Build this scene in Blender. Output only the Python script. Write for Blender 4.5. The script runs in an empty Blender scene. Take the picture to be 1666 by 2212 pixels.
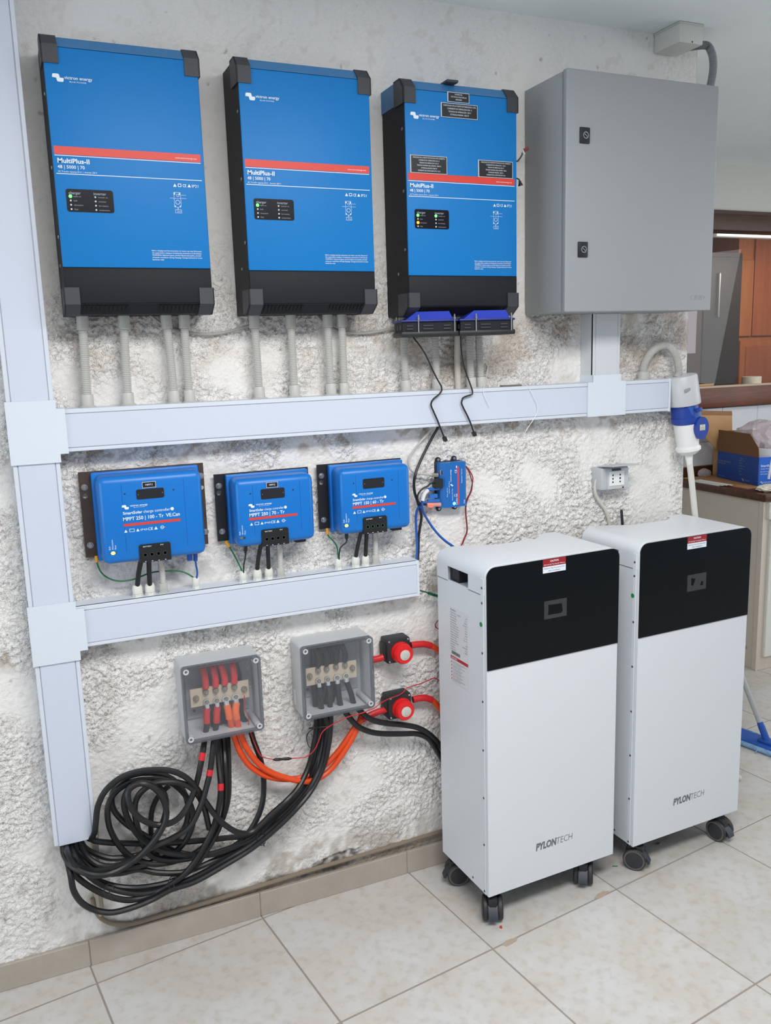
import bpy, bmesh, math, random
import numpy as np
from mathutils import Vector, Matrix
random.seed(7); R_ = np.random.RandomState(11)
D = bpy.data; S = bpy.context.scene; COL = S.collection

# ---------------------------------------------------------------- camera
FX = 1850.99; IW, IH = 1666, 2212
CAM = Vector((0.0519, -2.1467, 1.5416)); YAW, PIT, ROL = math.radians(23.3525), math.radians(-10.4846), math.radians(-1.7383)
_fw = Vector((math.sin(YAW)*math.cos(PIT), math.cos(YAW)*math.cos(PIT), math.sin(PIT)))
_r0 = Vector((math.cos(YAW), -math.sin(YAW), 0)); _u0 = _r0.cross(_fw)
_rt = math.cos(ROL)*_r0 + math.sin(ROL)*_u0; _up = -math.sin(ROL)*_r0 + math.cos(ROL)*_u0
cd = D.cameras.new('camera'); cam = D.objects.new('camera', cd); COL.objects.link(cam)
cd.sensor_fit = 'HORIZONTAL'; cd.sensor_width = 36; cd.lens = FX/IW*36; cd.clip_start = .05
cam.matrix_world = Matrix(((_rt.x, _up.x, -_fw.x, CAM.x), (_rt.y, _up.y, -_fw.y, CAM.y), (_rt.z, _up.z, -_fw.z, CAM.z), (0, 0, 0, 1)))
S.camera = cam
S.view_settings.view_transform = 'Standard'; S.view_settings.look = 'None'
S.view_settings.gamma = 1; S.view_settings.use_curve_mapping = False
S.view_settings.exposure = -0.16

# ---------------------------------------------------------------- light: overcast daylight through the open side, one ceiling panel, one window at the left, added unseen fills
W = D.worlds.new('world'); S.world = W; W.use_nodes = True
bg = W.node_tree.nodes['Background']; bg.inputs[0].default_value = (.80, .88, 1.0, 1); bg.inputs[1].default_value = .50
def area(name, loc, size, aim, power, color):
    l = D.lights.new(name, 'AREA'); l.shape = 'RECTANGLE'; l.size, l.size_y = size; l.energy = power; l.color = color
    o = D.objects.new(name, l); COL.objects.link(o); o.location = loc
    o.rotation_euler = (Vector(aim)-Vector(loc)).to_track_quat('-Z', 'Y').to_euler(); return o
area('ceiling_panel_light', (.80, -1.62, 2.41), (1.5, .6), (.80, -1.61, 0), 60, (1, .985, .97))
area('window_light', (-3.2, -2.1, 1.3), (1.8, 1.7), (1.0, -.3, 1.2), 42, (.86, .93, 1.0))
area('right_fill_light', (5.0, -1.2, 1.5), (1.8, 1.6), (1.5, -.2, 2.6), 26, (.94, .97, 1.0))  # unseen fill added at the right, aimed up to lift the ceiling
area('back_room_fill', (4.65, 1.75, 2.12), (1.5, .25), (4.6, 2.6, 1.3), 17, (1, .84, .68))  # unseen warm fill added to brighten the room beyond the window
area('kitchen_fill_light', (3.5, .0, 2.36), (.9, .5), (3.5, .1, 0), 9, (1, .97, .93))  # unseen fill over the next room, pointing down

# ---------------------------------------------------------------- helpers
def at(px, py, y):                       # the point of the plane y=const seen at a pixel of the 1666x2212 photograph
    d = _fw + _rt*((px-IW/2)/FX) + _up*((IH/2-py)/FX)
    return CAM + d*((y-CAM.y)/d.y)
def atz(px, py, z):
    d = _fw + _rt*((px-IW/2)/FX) + _up*((IH/2-py)/FX)
    return CAM + d*((z-CAM.z)/d.z)
class Crop:                              # measured points of an enlarged crop -> pixels of the photograph
    def __init__(s, k, ox, oy): s.k, s.ox, s.oy = k, ox, oy
    def px(s, a, b): return (s.ox+a/s.k, s.oy+b/s.k)
    def at(s, a, b, y): return at(*s.px(a, b), y)
def lin(c): return tuple((v/255/12.92 if v/255 <= .04045 else ((v/255+.055)/1.055)**2.4) for v in c)
MATS = {}
def mat(name, rgb, rough=.5, metal=0, spec=.5, emit=0, bump=None, var=None, alpha=None, coat=0, trans=0):
    if name in MATS: return MATS[name]
    m = D.materials.new(name); m.use_nodes = True; n = m.node_tree.nodes; L = m.node_tree.links
    b = n['Principled BSDF']; c = lin(rgb)
    b.inputs['Base Color'].default_value = (*c, 1); b.inputs['Roughness'].default_value = rough
    b.inputs['Metallic'].default_value = metal; b.inputs['Specular IOR Level'].default_value = spec
    if coat: b.inputs['Coat Weight'].default_value = coat
    if trans: b.inputs['Transmission Weight'].default_value = trans
    if emit: b.inputs['Emission Color'].default_value = (*c, 1); b.inputs['Emission Strength'].default_value = emit
    if alpha is not None: b.inputs['Alpha'].default_value = alpha
    if var or bump:
        tc = n.new('ShaderNodeTexCoord')
    if var:                              # (scale, second colour, contrast lo, hi)
        t = n.new('ShaderNodeTexNoise'); t.inputs['Scale'].default_value = var[0]; t.inputs['Detail'].default_value = 6; t.inputs['Roughness'].default_value = .65
        r = n.new('ShaderNodeValToRGB'); r.color_ramp.elements[0].position = var[2]; r.color_ramp.elements[1].position = var[3]
        r.color_ramp.elements[0].color = (*lin(var[1]), 1); r.color_ramp.elements[1].color = (*c, 1)
        if len(var) > 4:
            mp = n.new('ShaderNodeMapping'); mp.inputs['Scale'].default_value = var[4]; L.new(tc.outputs['Object'], mp.inputs[0]); L.new(mp.outputs[0], t.inputs[0])
        else: L.new(tc.outputs['Object'], t.inputs[0])
        L.new(t.outputs[0], r.inputs[0]); L.new(r.outputs[0], b.inputs['Base Color'])
    if bump:                             # (scale, distance)
        t2 = n.new('ShaderNodeTexNoise'); t2.inputs['Scale'].default_value = bump[0]; t2.inputs['Detail'].default_value = 4
        bp = n.new('ShaderNodeBump'); bp.inputs['Distance'].default_value = bump[1]; bp.inputs['Strength'].default_value = 1
        L.new(tc.outputs['Object'], t2.inputs[0]); L.new(t2.outputs[0], bp.inputs['Height']); L.new(bp.outputs[0], b.inputs['Normal'])
    MATS[name] = m; return m
def clear(name, tint, refl=.06, rough=.05, haze=0.0, hazecol=(200, 205, 210)):
    m = D.materials.new(name); m.use_nodes = True; n = m.node_tree.nodes; L = m.node_tree.links; n.remove(n['Principled BSDF'])
    tr = n.new('ShaderNodeBsdfTransparent'); tr.inputs[0].default_value = (*lin(tint), 1)
    gl = n.new('ShaderNodeBsdfGlossy'); gl.inputs['Roughness'].default_value = rough
    lw = n.new('ShaderNodeFresnel'); lw.inputs[0].default_value = 1.45
    mx = n.new('ShaderNodeMixShader'); geo = n.new('ShaderNodeNewGeometry'); ib = n.new('ShaderNodeMath'); ib.operation = 'SUBTRACT'; ib.inputs[0].default_value = 1; L.new(geo.outputs['Backfacing'], ib.inputs[1]); fm = n.new('ShaderNodeMath'); fm.operation = 'MULTIPLY'; L.new(lw.outputs[0], fm.inputs[0]); L.new(ib.outputs[0], fm.inputs[1]); L.new(fm.outputs[0], mx.inputs[0]); L.new(tr.outputs[0], mx.inputs[1]); L.new(gl.outputs[0], mx.inputs[2])
    out = mx
    if haze:
        df = n.new('ShaderNodeBsdfDiffuse'); df.inputs[0].default_value = (*lin(hazecol), 1)
        m2 = n.new('ShaderNodeMixShader'); m2.inputs[0].default_value = haze; L.new(mx.outputs[0], m2.inputs[1]); L.new(df.outputs[0], m2.inputs[2]); out = m2
    L.new(out.outputs[0], n['Material Output'].inputs[0]); MATS[name] = m; return m

class MB:
    def __init__(s): s.v = []; s.f = []
    def add(s, v, f, M=None):
        o = len(s.v); s.v += [tuple(M @ Vector(p)) if M else tuple(p) for p in v]; s.f += [tuple(i+o for i in q) for q in f]; return s
    def join(s, o, M=None): return s.add(o.v, o.f, M)
    def box(s, x0, x1, y0, y1, z0, z1, M=None):
        x0, x1 = sorted((x0, x1)); y0, y1 = sorted((y0, y1)); z0, z1 = sorted((z0, z1))
        return s.add([(x, y, z) for x in (x0, x1) for y in (y0, y1) for z in (z0, z1)],
                     [(0, 1, 3, 2), (4, 6, 7, 5), (0, 4, 5, 1), (2, 3, 7, 6), (0, 2, 6, 4), (1, 5, 7, 3)], M)
    def rbox(s, x0, x1, y0, y1, z0, z1, r=.003, seg=2, M=None, sel=None):
        x0, x1 = sorted((x0, x1)); y0, y1 = sorted((y0, y1)); z0, z1 = sorted((z0, z1))
        b = bmesh.new(); T = MB().box(x0, x1, y0, y1, z0, z1)
        vs = [b.verts.new(p) for p in T.v]; [b.faces.new([vs[i] for i in q]) for q in T.f]
        es = [e for e in b.edges if sel is None or sel(e)]
        bmesh.ops.bevel(b, geom=es, offset=r, segments=seg, profile=.5, affect='EDGES', clamp_overlap=True)
        b.verts.index_update(); s.add([v.co[:] for v in b.verts], [[v.index for v in q.verts] for q in b.faces], M); b.free(); return s
    def prism(s, poly, h0, h1, ax='y', M=None):          # polygon in the two other axes, extruded along ax
        n = len(poly); k = {'y': lambda a, b, h: (a, h, b), 'x': lambda a, b, h: (h, a, b), 'z': lambda a, b, h: (a, b, h)}[ax]
        v = [k(a, b, h0) for a, b in poly]+[k(a, b, h1) for a, b in poly]
        f = [tuple(range(n)), tuple(range(2*n-1, n-1, -1))]+[(i, i+n, (i+1) % n+n, (i+1) % n) for i in range(n)]
        return s.add(v, f, M)
    def frustum(s, r0, r1, M=None):                      # two rectangles (x0,x1,y0,y1,z)
        v = []
        for x0, x1, y0, y1, z in (r0, r1): v += [(x0, y0, z), (x1, y0, z), (x1, y1, z), (x0, y1, z)]
        return s.add(v, [(3, 2, 1, 0), (4, 5, 6, 7)]+[(i, (i+1) % 4, (i+1) % 4+4, i+4) for i in range(4)], M)
    def lathe(s, prof, o=(0, 0, 0), d=(0, 0, 1), n=20, cap=True, sx=1.0):   # (radius, height) along d
        q = Vector(d).normalized().to_track_quat('Z', 'Y').to_matrix(); o = Vector(o); v = []; f = []
        for r, h in prof:
            for i in range(n):
                a = 2*math.pi*i/n; v.append(tuple(o+q @ Vector((r*sx*math.cos(a), r*math.sin(a), h))))
        for j in range(len(prof)-1):
            for i in range(n):
                a, b = j*n+i, j*n+(i+1) % n; f.append((a, b, b+n, a+n))
        if cap: f.append(tuple(range(n-1, -1, -1))); f.append(tuple(range((len(prof)-1)*n, len(prof)*n)))
        return s.add(v, f)
    def tube(s, pts, r, n=10, step=None, smooth=True, ribs=None, rad=None):
        P = catmull(pts, step or max(.006, r*1.2)) if smooth and len(pts) > 2 else [Vector(p) for p in pts]
        if ribs:                                          # corrugated: (pitch, depth)
            P = resample(P, ribs[0]/2)
        N = len(P); T = [(P[min(i+1, N-1)]-P[max(i-1, 0)]).normalized() for i in range(N)]
        u = T[0].orthogonal().normalized(); v = []; f = []
        for i in range(N):
            u = (u-T[i]*u.dot(T[i])).normalized(); w = T[i].cross(u)
            rr = r if rad is None else rad(i/(N-1)); rr = rr-(ribs[1] if ribs and i % 2 else 0)
            v += [tuple(P[i]+rr*(math.cos(2*math.pi*k/n)*u+math.sin(2*math.pi*k/n)*w)) for k in range(n)]
        for i in range(N-1):
            f += [(i*n+k, i*n+(k+1) % n, (i+1)*n+(k+1) % n, (i+1)*n+k) for k in range(n)]
        f += [tuple(range(n-1, -1, -1)), tuple(range((N-1)*n, N*n))]
        return s.add(v, f)
def catmull(pts, step):
    p = [Vector(q) for q in pts]; p = [2*p[0]-p[1]]+p+[2*p[-1]-p[-2]]; out = []
    for i in range(1, len(p)-2):
        k = max(1, int((p[i+1]-p[i]).length/step))
        for j in range(k):
            t = j/k; out.append(.5*((2*p[i])+(p[i+1]-p[i-1])*t+(2*p[i-1]-5*p[i]+4*p[i+1]-p[i+2])*t*t+(3*p[i]-p[i-1]-3*p[i+1]+p[i+2])*t**3))
    out.append(p[-2]); return out
def resample(P, step):
    out = [P[0].copy()]; acc = 0
    for a, b in zip(P, P[1:]):
        L = (b-a).length
        while acc+L >= step:
            t = (step-acc)/L; a = a.lerp(b, t); out.append(a.copy()); L = (b-a).length; acc = 0
        acc += L
    return out if len(out) > 3 else P
def rrect(x0, x1, z0, z1, r, n=4, corners=(1, 1, 1, 1)):   # bl, br, tr, tl
    out = []
    for i, (cx, cz, a) in enumerate(((x0+r, z0+r, 180), (x1-r, z0+r, 270), (x1-r, z1-r, 0), (x0+r, z1-r, 90))):
        if not corners[i]: out.append(((x0, z0), (x1, z0), (x1, z1), (x0, z1))[i]); continue
        out += [(cx+r*math.cos(math.radians(a+90*k/n)), cz+r*math.sin(math.radians(a+90*k/n))) for k in range(n+1)]
    return out
def holed_plate(outer, holes, y0, y1):                    # plate in x-z with holes, extruded along y
    b = bmesh.new()
    for loop in [outer]+holes:
        vs = [b.verts.new((x, y0, z)) for x, z in loop]
        for i in range(len(vs)): b.edges.new((vs[i], vs[(i+1) % len(vs)]))
    r = bmesh.ops.triangle_fill(b, edges=b.edges[:], use_beauty=True)
    fs = [g for g in r['geom'] if isinstance(g, bmesh.types.BMFace)]
    e = bmesh.ops.extrude_face_region(b, geom=fs); vv = [g for g in e['geom'] if isinstance(g, bmesh.types.BMVert)]
    bmesh.ops.translate(b, verts=vv, vec=(0, y1-y0, 0)); bmesh.ops.recalc_face_normals(b, faces=b.faces[:])
    b.verts.index_update(); m = MB().add([v.co[:] for v in b.verts], [[v.index for v in q.verts] for q in b.faces]); b.free(); return m
def circ(x, z, r, n=14): return [(x+r*math.cos(2*math.pi*i/n), z+r*math.sin(2*math.pi*i/n)) for i in range(n)]

_tc = {}
def glyphs(body, bold=0, shear=0):                        # text as flat mesh in x-y, normalised by capital height
    k = (body, bold, shear)
    if k not in _tc:
        c = D.curves.new('lettering', 'FONT'); c.body = body; c.resolution_u = 2; c.offset = bold; c.shear = shear
        o = D.objects.new('lettering', c); COL.objects.link(o); bpy.context.view_layer.update()
        m = o.evaluated_get(bpy.context.evaluated_depsgraph_get()).to_mesh()
        v = [p.co.copy() for p in m.vertices]; f = [tuple(q.vertices) for q in m.polygons]
        D.objects.remove(o); D.curves.remove(c)
        _tc[k] = (v, f, min((p.x for p in v), default=0), max((p.x for p in v), default=1))
    return _tc[k]
CAPH = .70
def text(mb, body, x0, x1, z, h, y, bold=0, shear=0, M=None):   # fits the width x0..x1, baseline z, cap height h, on plane y, facing -y
    v, f, a, b = glyphs(body, bold, shear); k = (x1-x0)/max(b-a, 1e-6); kz = h/CAPH
    mb.add([(x0+(p.x-a)*k, y, z+p.y*kz) for p in v], f, M)
def textl(mb, body, x, z, h, y, bold=0, align=0, M=None, k=1.0):  # natural width; align 0 left, .5 centre, 1 right
    v, f, a, b = glyphs(body, bold); s = h/CAPH*k; w = (b-a)*s
    text(mb, body, x-align*w, x-align*w+w, z, h, y, bold, 0, M)

def mesh(mb, m, smooth=35, name='mesh'):
    me = D.meshes.new(name); me.from_pydata(mb.v, [], mb.f); me.materials.append(m)
    if smooth: me.polygons.foreach_set('use_smooth', [True]*len(me.polygons)); me.set_sharp_from_angle(angle=math.radians(smooth))
    me.update(); return me
def obj(name, mb, m=None, parent=None, smooth=35, label=None, kind=None):
    o = D.objects.new(name, mesh(mb, m, smooth, name) if isinstance(mb, MB) else mb); COL.objects.link(o)
    if parent: o.parent = parent
    if label: o['label'] = label
    if kind is None and ('lettering' in name or name.endswith('_print')): kind = 'stuff'
    if kind: o['kind'] = kind
    return o
def tag(o, label, cat, group=None):
    o['label'] = label; o['category'] = cat
    if group: o['group'] = group
    return o
def thing(name, label, cat, loc=(0, 0, 0), rz=0, group=None):
    o = D.objects.new(name, None); COL.objects.link(o); o.location = loc; o.rotation_euler = (0, 0, rz); o.empty_display_size = .05
    return tag(o, label, cat, group)
def solo(name, mb, m, label, cat, group=None, smooth=35):  # a thing that is one mesh; origin moved to its first point
    o0 = Vector(mb.v[0]); mb.v = [tuple(Vector(p)-o0) for p in mb.v]
    o = obj(name, mb, m, None, smooth); o.location = o0; return tag(o, label, cat, group)
def child(name, mb, m, par, smooth=35, label=None):        # a part given in world coordinates under a thing without rotation
    o0 = par.location; mb.v = [tuple(Vector(p)-o0) for p in mb.v]; return obj(name, mb, m, par, smooth, label)
def dup(o, parent=None):
    c = o.copy(); COL.objects.link(c)
    if parent: c.parent = parent
    for ch in o.children: dup(ch, c)
    return c
def struct(name, mb, m, parent=None, smooth=35):
    o = obj(name, mb, m, parent, smooth); o['kind'] = 'structure'; return o

# ---------------------------------------------------------------- materials
BLUE = mat('powder_blue', (6, 118, 190), .48, bump=(900, .00012), spec=.35)
BLUEP = mat('moulded_blue', (4, 112, 196), .36)
BLUETOP = mat('lit_blue_top', (60, 120, 172), .45)  # paler than the front: light from above painted into the cover colour
BLACK = mat('black_metal', (28, 29, 34), .55, spec=.25)
GUARD = mat('corner_plastic', (54, 56, 61), .5)
DISP = mat('display_black', (24, 25, 31), .3, spec=.15)
PRINT = mat('white_print', (228, 236, 244), .5)
PRINTD = mat('dim_print', (150, 158, 168), .5)
RED = mat('red_band', (216, 62, 48), .45)
TRUNK = mat('trunking_plastic', (212, 218, 228), .38)
TRUNKLID = mat('trunking_lid', (204, 211, 225), .42)
COVER = mat('joint_cover_plastic', (214, 222, 231), .42)
CONDUIT = mat('conduit_grey', (190, 189, 184), .45)
CONDG = mat('conduit_dark_grey', (140, 143, 146), .5)
GLAND = mat('gland_plastic', (222, 224, 214), .4)
GREY = mat('cabinet_grey', (150, 154, 156), .45, bump=(700, .0002))
STEEL = mat('zinc_steel', (175, 176, 176), .3, metal=.9)
RUBBER = mat('black_cable', (24, 25, 27), .42)
RUBBERG = mat('black_plastic', (28, 29, 32), .5)
ORANGE = mat('orange_cable', (226, 74, 22), .42)
REDSL = mat('red_sleeve', (208, 34, 40), .42)
ORSL = mat('orange_sleeve', (245, 112, 45), .5)
WBODY = mat('battery_white', (216, 220, 224), .40, bump=(600, .00015))
GLASSB = mat('black_glass', (13, 17, 19), .25, spec=.18)
GREYBOX = mat('box_grey', (196, 198, 199), .5)
WHITEP = mat('white_plastic', (232, 232, 230), .42)
GREEN = mat('green_wire', (10, 112, 62), .45)
YELLOW = mat('yellow_terminal', (232, 160, 30), .5)
BLUEW = mat('blue_wire', (22, 84, 170), .45)
BLUEFAN = mat('fan_hood_blue', (34, 56, 170), .4)
BRASS = mat('nickel_bar', (206, 190, 166), .42)
BOLT = mat('bolt_steel', (150, 144, 130), .35, metal=.4)
LED_G = mat('led_green', (60, 255, 70), .3, emit=9)
LED_O = mat('led_orange', (255, 130, 30), .3, emit=7)
LED_Y = mat('led_yellow', (255, 205, 80), .3, emit=5)
LED_B = mat('led_blue', (70, 170, 255), .3, emit=9)
LED_R = mat('led_red', (255, 50, 35), .3, emit=7)
LEDOFF = mat('led_off', (205, 212, 220), .4)
WOODD = mat('dark_wood', (74, 44, 30), .4, var=(9, (52, 30, 21), .35, .65, (1, 1, 12)))

# ================================================================ SETTING
def gnoise(x, z, seed, sc):
    r = np.random.RandomState(seed); n = 256; ang = r.rand(n, n)*2*np.pi; gx, gz = np.cos(ang), np.sin(ang)
    X, Z = x*sc+100, z*sc+100; i, j = np.floor(X).astype(int), np.floor(Z).astype(int); fx, fz = X-i, Z-j
    u, w = fx*fx*fx*(fx*(fx*6-15)+10), fz*fz*fz*(fz*(fz*6-15)+10)
    g = lambda a, b: gx[(i+a) % n, (j+b) % n]*(fx-a)+gz[(i+a) % n, (j+b) % n]*(fz-b)
    return ((g(0, 0)*(1-u)+g(1, 0)*u)*(1-w)+(g(0, 1)*(1-u)+g(1, 1)*u)*w)*1.4
def sst(a, b, x): t = np.clip((x-a)/(b-a), 0, 1); return t*t*(3-2*t)

WX0, WX1, CEIL = -.75, 2.037, 2.429
def plaster_wall():
    st = .0032; nx, nz = int((WX1-WX0)/st), int(CEIL/st)
    x = np.linspace(WX0, WX1, nx); z = np.linspace(0, CEIL, nz); X, Z = np.meshgrid(x, z)
    wx = X+.006*gnoise(X, Z, 1, 30); wz = Z+.006*gnoise(X, Z, 2, 30)
    a = gnoise(wx, wz*1.2, 3, 62)+.6*gnoise(wx, wz, 4, 120); b = gnoise(wx, wz*1.25, 5, 80); c = gnoise(X, Z, 6, 150)
    big = gnoise(X, Z, 7, 4.5)+.6*gnoise(X, Z, 8, 10)
    rough = (.22+.78*sst(-.45, .15, big))*(1-.78*sst(1.62, 1.9, Z))*(.45+.55*sst(0.0, .35, Z-.1*big))*(1-.45*np.exp(-((X-.5)/.45)**2-((Z-.45)/.16)**2))
    pl = sst(-.03, .10, a)                                 # squashed plateaus with crisp rims
    dig = 1-sst(.02, .10, np.abs(b))                         # worm-like furrows
    h = .0050*rough*pl-.0046*rough*dig*pl+.0016*c*rough+.0015*big+.0006*gnoise(X, Z, 9, 140)
    pit = sst(.72, .86, gnoise(X, Z, 10, 42)+.25*gnoise(X, Z, 11, 110)); h -= .003*pit
    # broken plaster above the skirting
    dm = np.exp(-((X-.80)/.075)**2-((Z-.095)/.028)**2)+.45*np.exp(-((X-.70)/.06)**2-((Z-.083)/.014)**2)
    dmg = sst(.33, .55, dm+.22*gnoise(X, Z, 12, 38)+.12*gnoise(X, Z, 13, 90)); h = h*(1-dmg)-dmg*(.007+.004*gnoise(X, Z, 14, 60))
    edge = sst(0, .012, WX1-X); h *= edge
    Y = -h
    # white paint with grime, stains and other darker tones
    base = np.array(lin((236, 233, 229))); col = np.ones((nz, nx, 3))*base
    def stain_tone(m, rgb): col[:] = col*(1-m[..., None])+np.array(lin(rgb))*m[..., None]
    sp = sst(.25, .6, gnoise(X, Z, 20, 22)+.5*gnoise(X, Z, 21, 60)); bg_ = .5+.5*np.clip(gnoise(X, Z, 22, 3), -1, 1)
    stain_tone(.40*sp*bg_*(.5+.5*sst(1.0, .2, Z)), (150, 134, 112))
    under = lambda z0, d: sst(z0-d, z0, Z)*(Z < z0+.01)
    stain_tone(np.clip(.55*sst(.1, .5, gnoise(X, Z, 23, 26)+.4*gnoise(X, Z, 24, 70))*(under(.872, .07)+under(1.341, .10)), 0, 1), (136, 110, 78))
    stain_tone(.62*sst(-.3, .4, gnoise(X, Z, 25, 16)+.5*gnoise(X, Z, 26, 50))*np.exp(-((X-.36)/.16)**2-((Z-1.03)/.05)**2), (120, 112, 102))
    stain_tone(.30*sst(.0, .5, gnoise(X, Z, 27, 30))*np.exp(-((X-.4)/.5)**2-((Z-1.32)/.04)**2), (96, 94, 96))  # mottled grey band just below the upper trunking
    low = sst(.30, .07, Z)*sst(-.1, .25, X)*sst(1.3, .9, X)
    stain_tone(.62*low*sst(-.35, .45, gnoise(X, Z, 28, 11)+.6*gnoise(X, Z, 29, 40)), (134, 120, 102))
    stain_tone(.85*sst(.108, .080, Z+.014*gnoise(X, Z, 30, 9))*sst(.10, .24, X), (118, 104, 88))
    stain_tone(.35*sst(.1, .5, gnoise(X, Z, 31, 36))*np.exp(-((X-.33)/.2)**2-((Z-.32)/.13)**2), (120, 108, 92))
    stain_tone(.4*pit, (104, 98, 90)); stain_tone(.16*dig*rough*pl, (150, 140, 124))  # darker tone in pits and furrows
    stain_tone(.9*dmg*sst(-.5, .3, gnoise(X, Z, 33, 50)), (96, 92, 90)); stain_tone(.6*dmg*sst(.3, .5, gnoise(X, Z, 34, 45)), (172, 158, 140))
    stain_tone(.50*sst(1.40, 1.5, Z)*sst(1.72, 1.64, Z)*sst(.80, .98, X)*sst(-.25, .4, gnoise(X, Z, 35, 9)+.4*gnoise(X, Z, 36, 30)), (178, 156, 134))
    stain_tone(.30*sst(1.35, 1.66, Z)*(Z < 1.70)*sst(.0, .4, gnoise(X, Z, 37, 12)), (176, 158, 138))  # beige tone, stronger upwards to the inverter undersides
    n = nx*nz; co = np.empty((n+4, 3), np.float32); co[:n, 0] = X.ravel(); co[:n, 1] = Y.ravel(); co[:n, 2] = Z.ravel()
    co[n:] = [(WX1, .26, 0), (WX1, .26, CEIL), (WX0, .26, 0), (WX0, .26, CEIL)]
    idx = np.arange(n).reshape(nz, nx); q = np.stack([idx[:-1, :-1], idx[:-1, 1:], idx[1:, 1:], idx[1:, :-1]], -1).reshape(-1)
    nq = len(q)//4; me = D.meshes.new('wall_back')
    ext = [list(idx[:, -1])+[n+1, n], [n, n+1, n+3, n+2]]   # end face of the wall, and its back
    lo = np.concatenate([q]+[np.array(e) for e in ext]); tot = [4]*nq+[len(e) for e in ext]
    me.vertices.add(n+4); me.vertices.foreach_set('co', co.ravel()); me.loops.add(len(lo)); me.loops.foreach_set('vertex_index', lo.astype(np.int32))
    me.polygons.add(len(tot)); ls = np.concatenate([[0], np.cumsum(tot)[:-1]]).astype(np.int32); me.polygons.foreach_set('loop_start', ls)
    me.update(calc_edges=True); me.validate()
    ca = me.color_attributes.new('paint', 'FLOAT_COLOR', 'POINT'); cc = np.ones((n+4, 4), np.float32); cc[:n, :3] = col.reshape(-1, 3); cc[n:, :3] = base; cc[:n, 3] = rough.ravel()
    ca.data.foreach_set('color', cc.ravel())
    sm = np.ones(len(tot), bool); sm[nq:] = False; me.polygons.foreach_set('use_smooth', sm)
    m = D.materials.new('painted_plaster'); m.use_nodes = True; nn = m.node_tree.nodes; L = m.node_tree.links; b = nn['Principled BSDF']
    at_ = nn.new('ShaderNodeAttribute'); at_.attribute_name = 'paint'; L.new(at_.outputs['Color'], b.inputs['Base Color']); b.inputs['Roughness'].default_value = .75; b.inputs['Specular IOR Level'].default_value = .25
    tc = nn.new('ShaderNodeTexCoord')
    def nz(sc, det, dist): t = nn.new('ShaderNodeTexNoise'); t.inputs['Scale'].default_value = sc; t.inputs['Detail'].default_value = det; t.inputs['Distortion'].default_value = dist; L.new(tc.outputs['Object'], t.inputs[0]); return t.outputs[0]
    def ramp(src, lo, hi, a=0., c=1.): r = nn.new('ShaderNodeMapRange'); r.interpolation_type = 'SMOOTHSTEP'; r.inputs['From Min'].default_value = lo; r.inputs['From Max'].default_value = hi; r.inputs['To Min'].default_value = a; r.inputs['To Max'].default_value = c; L.new(src, r.inputs[0]); return r.outputs[0]
    def mth(op, p, q): k = nn.new('ShaderNodeMath'); k.operation = op; (L.new(p, k.inputs[0]) if not isinstance(p, float) else setattr(k.inputs[0], 'default_value', p)); (L.new(q, k.inputs[1]) if not isinstance(q, float) else setattr(k.inputs[1], 'default_value', q)); return k.outputs[0]
    blob = ramp(nz(105, 2.5, .6), .44, .53); blob2 = ramp(nz(62, 3, 1.2), .47, .54); fine = nz(420, 4, .2)
    hgt = mth('ADD', mth('MULTIPLY', mth('ADD', blob, blob2), at_.outputs['Alpha']), mth('MULTIPLY', fine, .22))
    bp = nn.new('ShaderNodeBump'); bp.inputs['Distance'].default_value = .0014; bp.inputs['Strength'].default_value = 1.0
    L.new(hgt, bp.inputs['Height']); L.new(bp.outputs[0], b.inputs['Normal'])
    crev = mth('MULTIPLY', mth('MULTIPLY', ramp(nz(105, 2.5, .6), .46, .36), at_.outputs['Alpha']), ramp(nz(7, 4, 0), .42, .66, .02, .24))     # darker tone in the hollows, stronger in patches
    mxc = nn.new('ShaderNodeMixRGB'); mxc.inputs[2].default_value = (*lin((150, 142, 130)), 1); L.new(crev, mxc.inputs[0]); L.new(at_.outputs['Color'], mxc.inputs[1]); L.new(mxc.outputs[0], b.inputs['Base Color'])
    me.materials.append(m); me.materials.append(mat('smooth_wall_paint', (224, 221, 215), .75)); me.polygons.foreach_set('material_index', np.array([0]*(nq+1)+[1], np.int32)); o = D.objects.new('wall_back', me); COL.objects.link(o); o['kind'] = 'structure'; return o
wall = plaster_wall()

# skirting of cut floor tiles
SK = mat('skirting_tile', (180, 170, 159), .5, var=(9, (167, 156, 143), .3, .7), bump=(160, .0005))
sk = struct('baseboard_back', MB().box(WX0, WX1, -.0108, -.001, .001, .070), mat('mortar', (158, 148, 136), .8))
for i, (a, b) in enumerate(((-.75, -.353), (-.350, .1008), (.1032, .5548), (.5572, 1.0088), (1.0112, 1.4628), (1.4652, 1.9168), (1.9192, 2.037))):
    struct('tile', MB().rbox(a, b, -.0125-.0006*(i % 3), -.004, 0, .0715-.001*(i % 2), .0012, 1), SK, sk)

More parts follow.
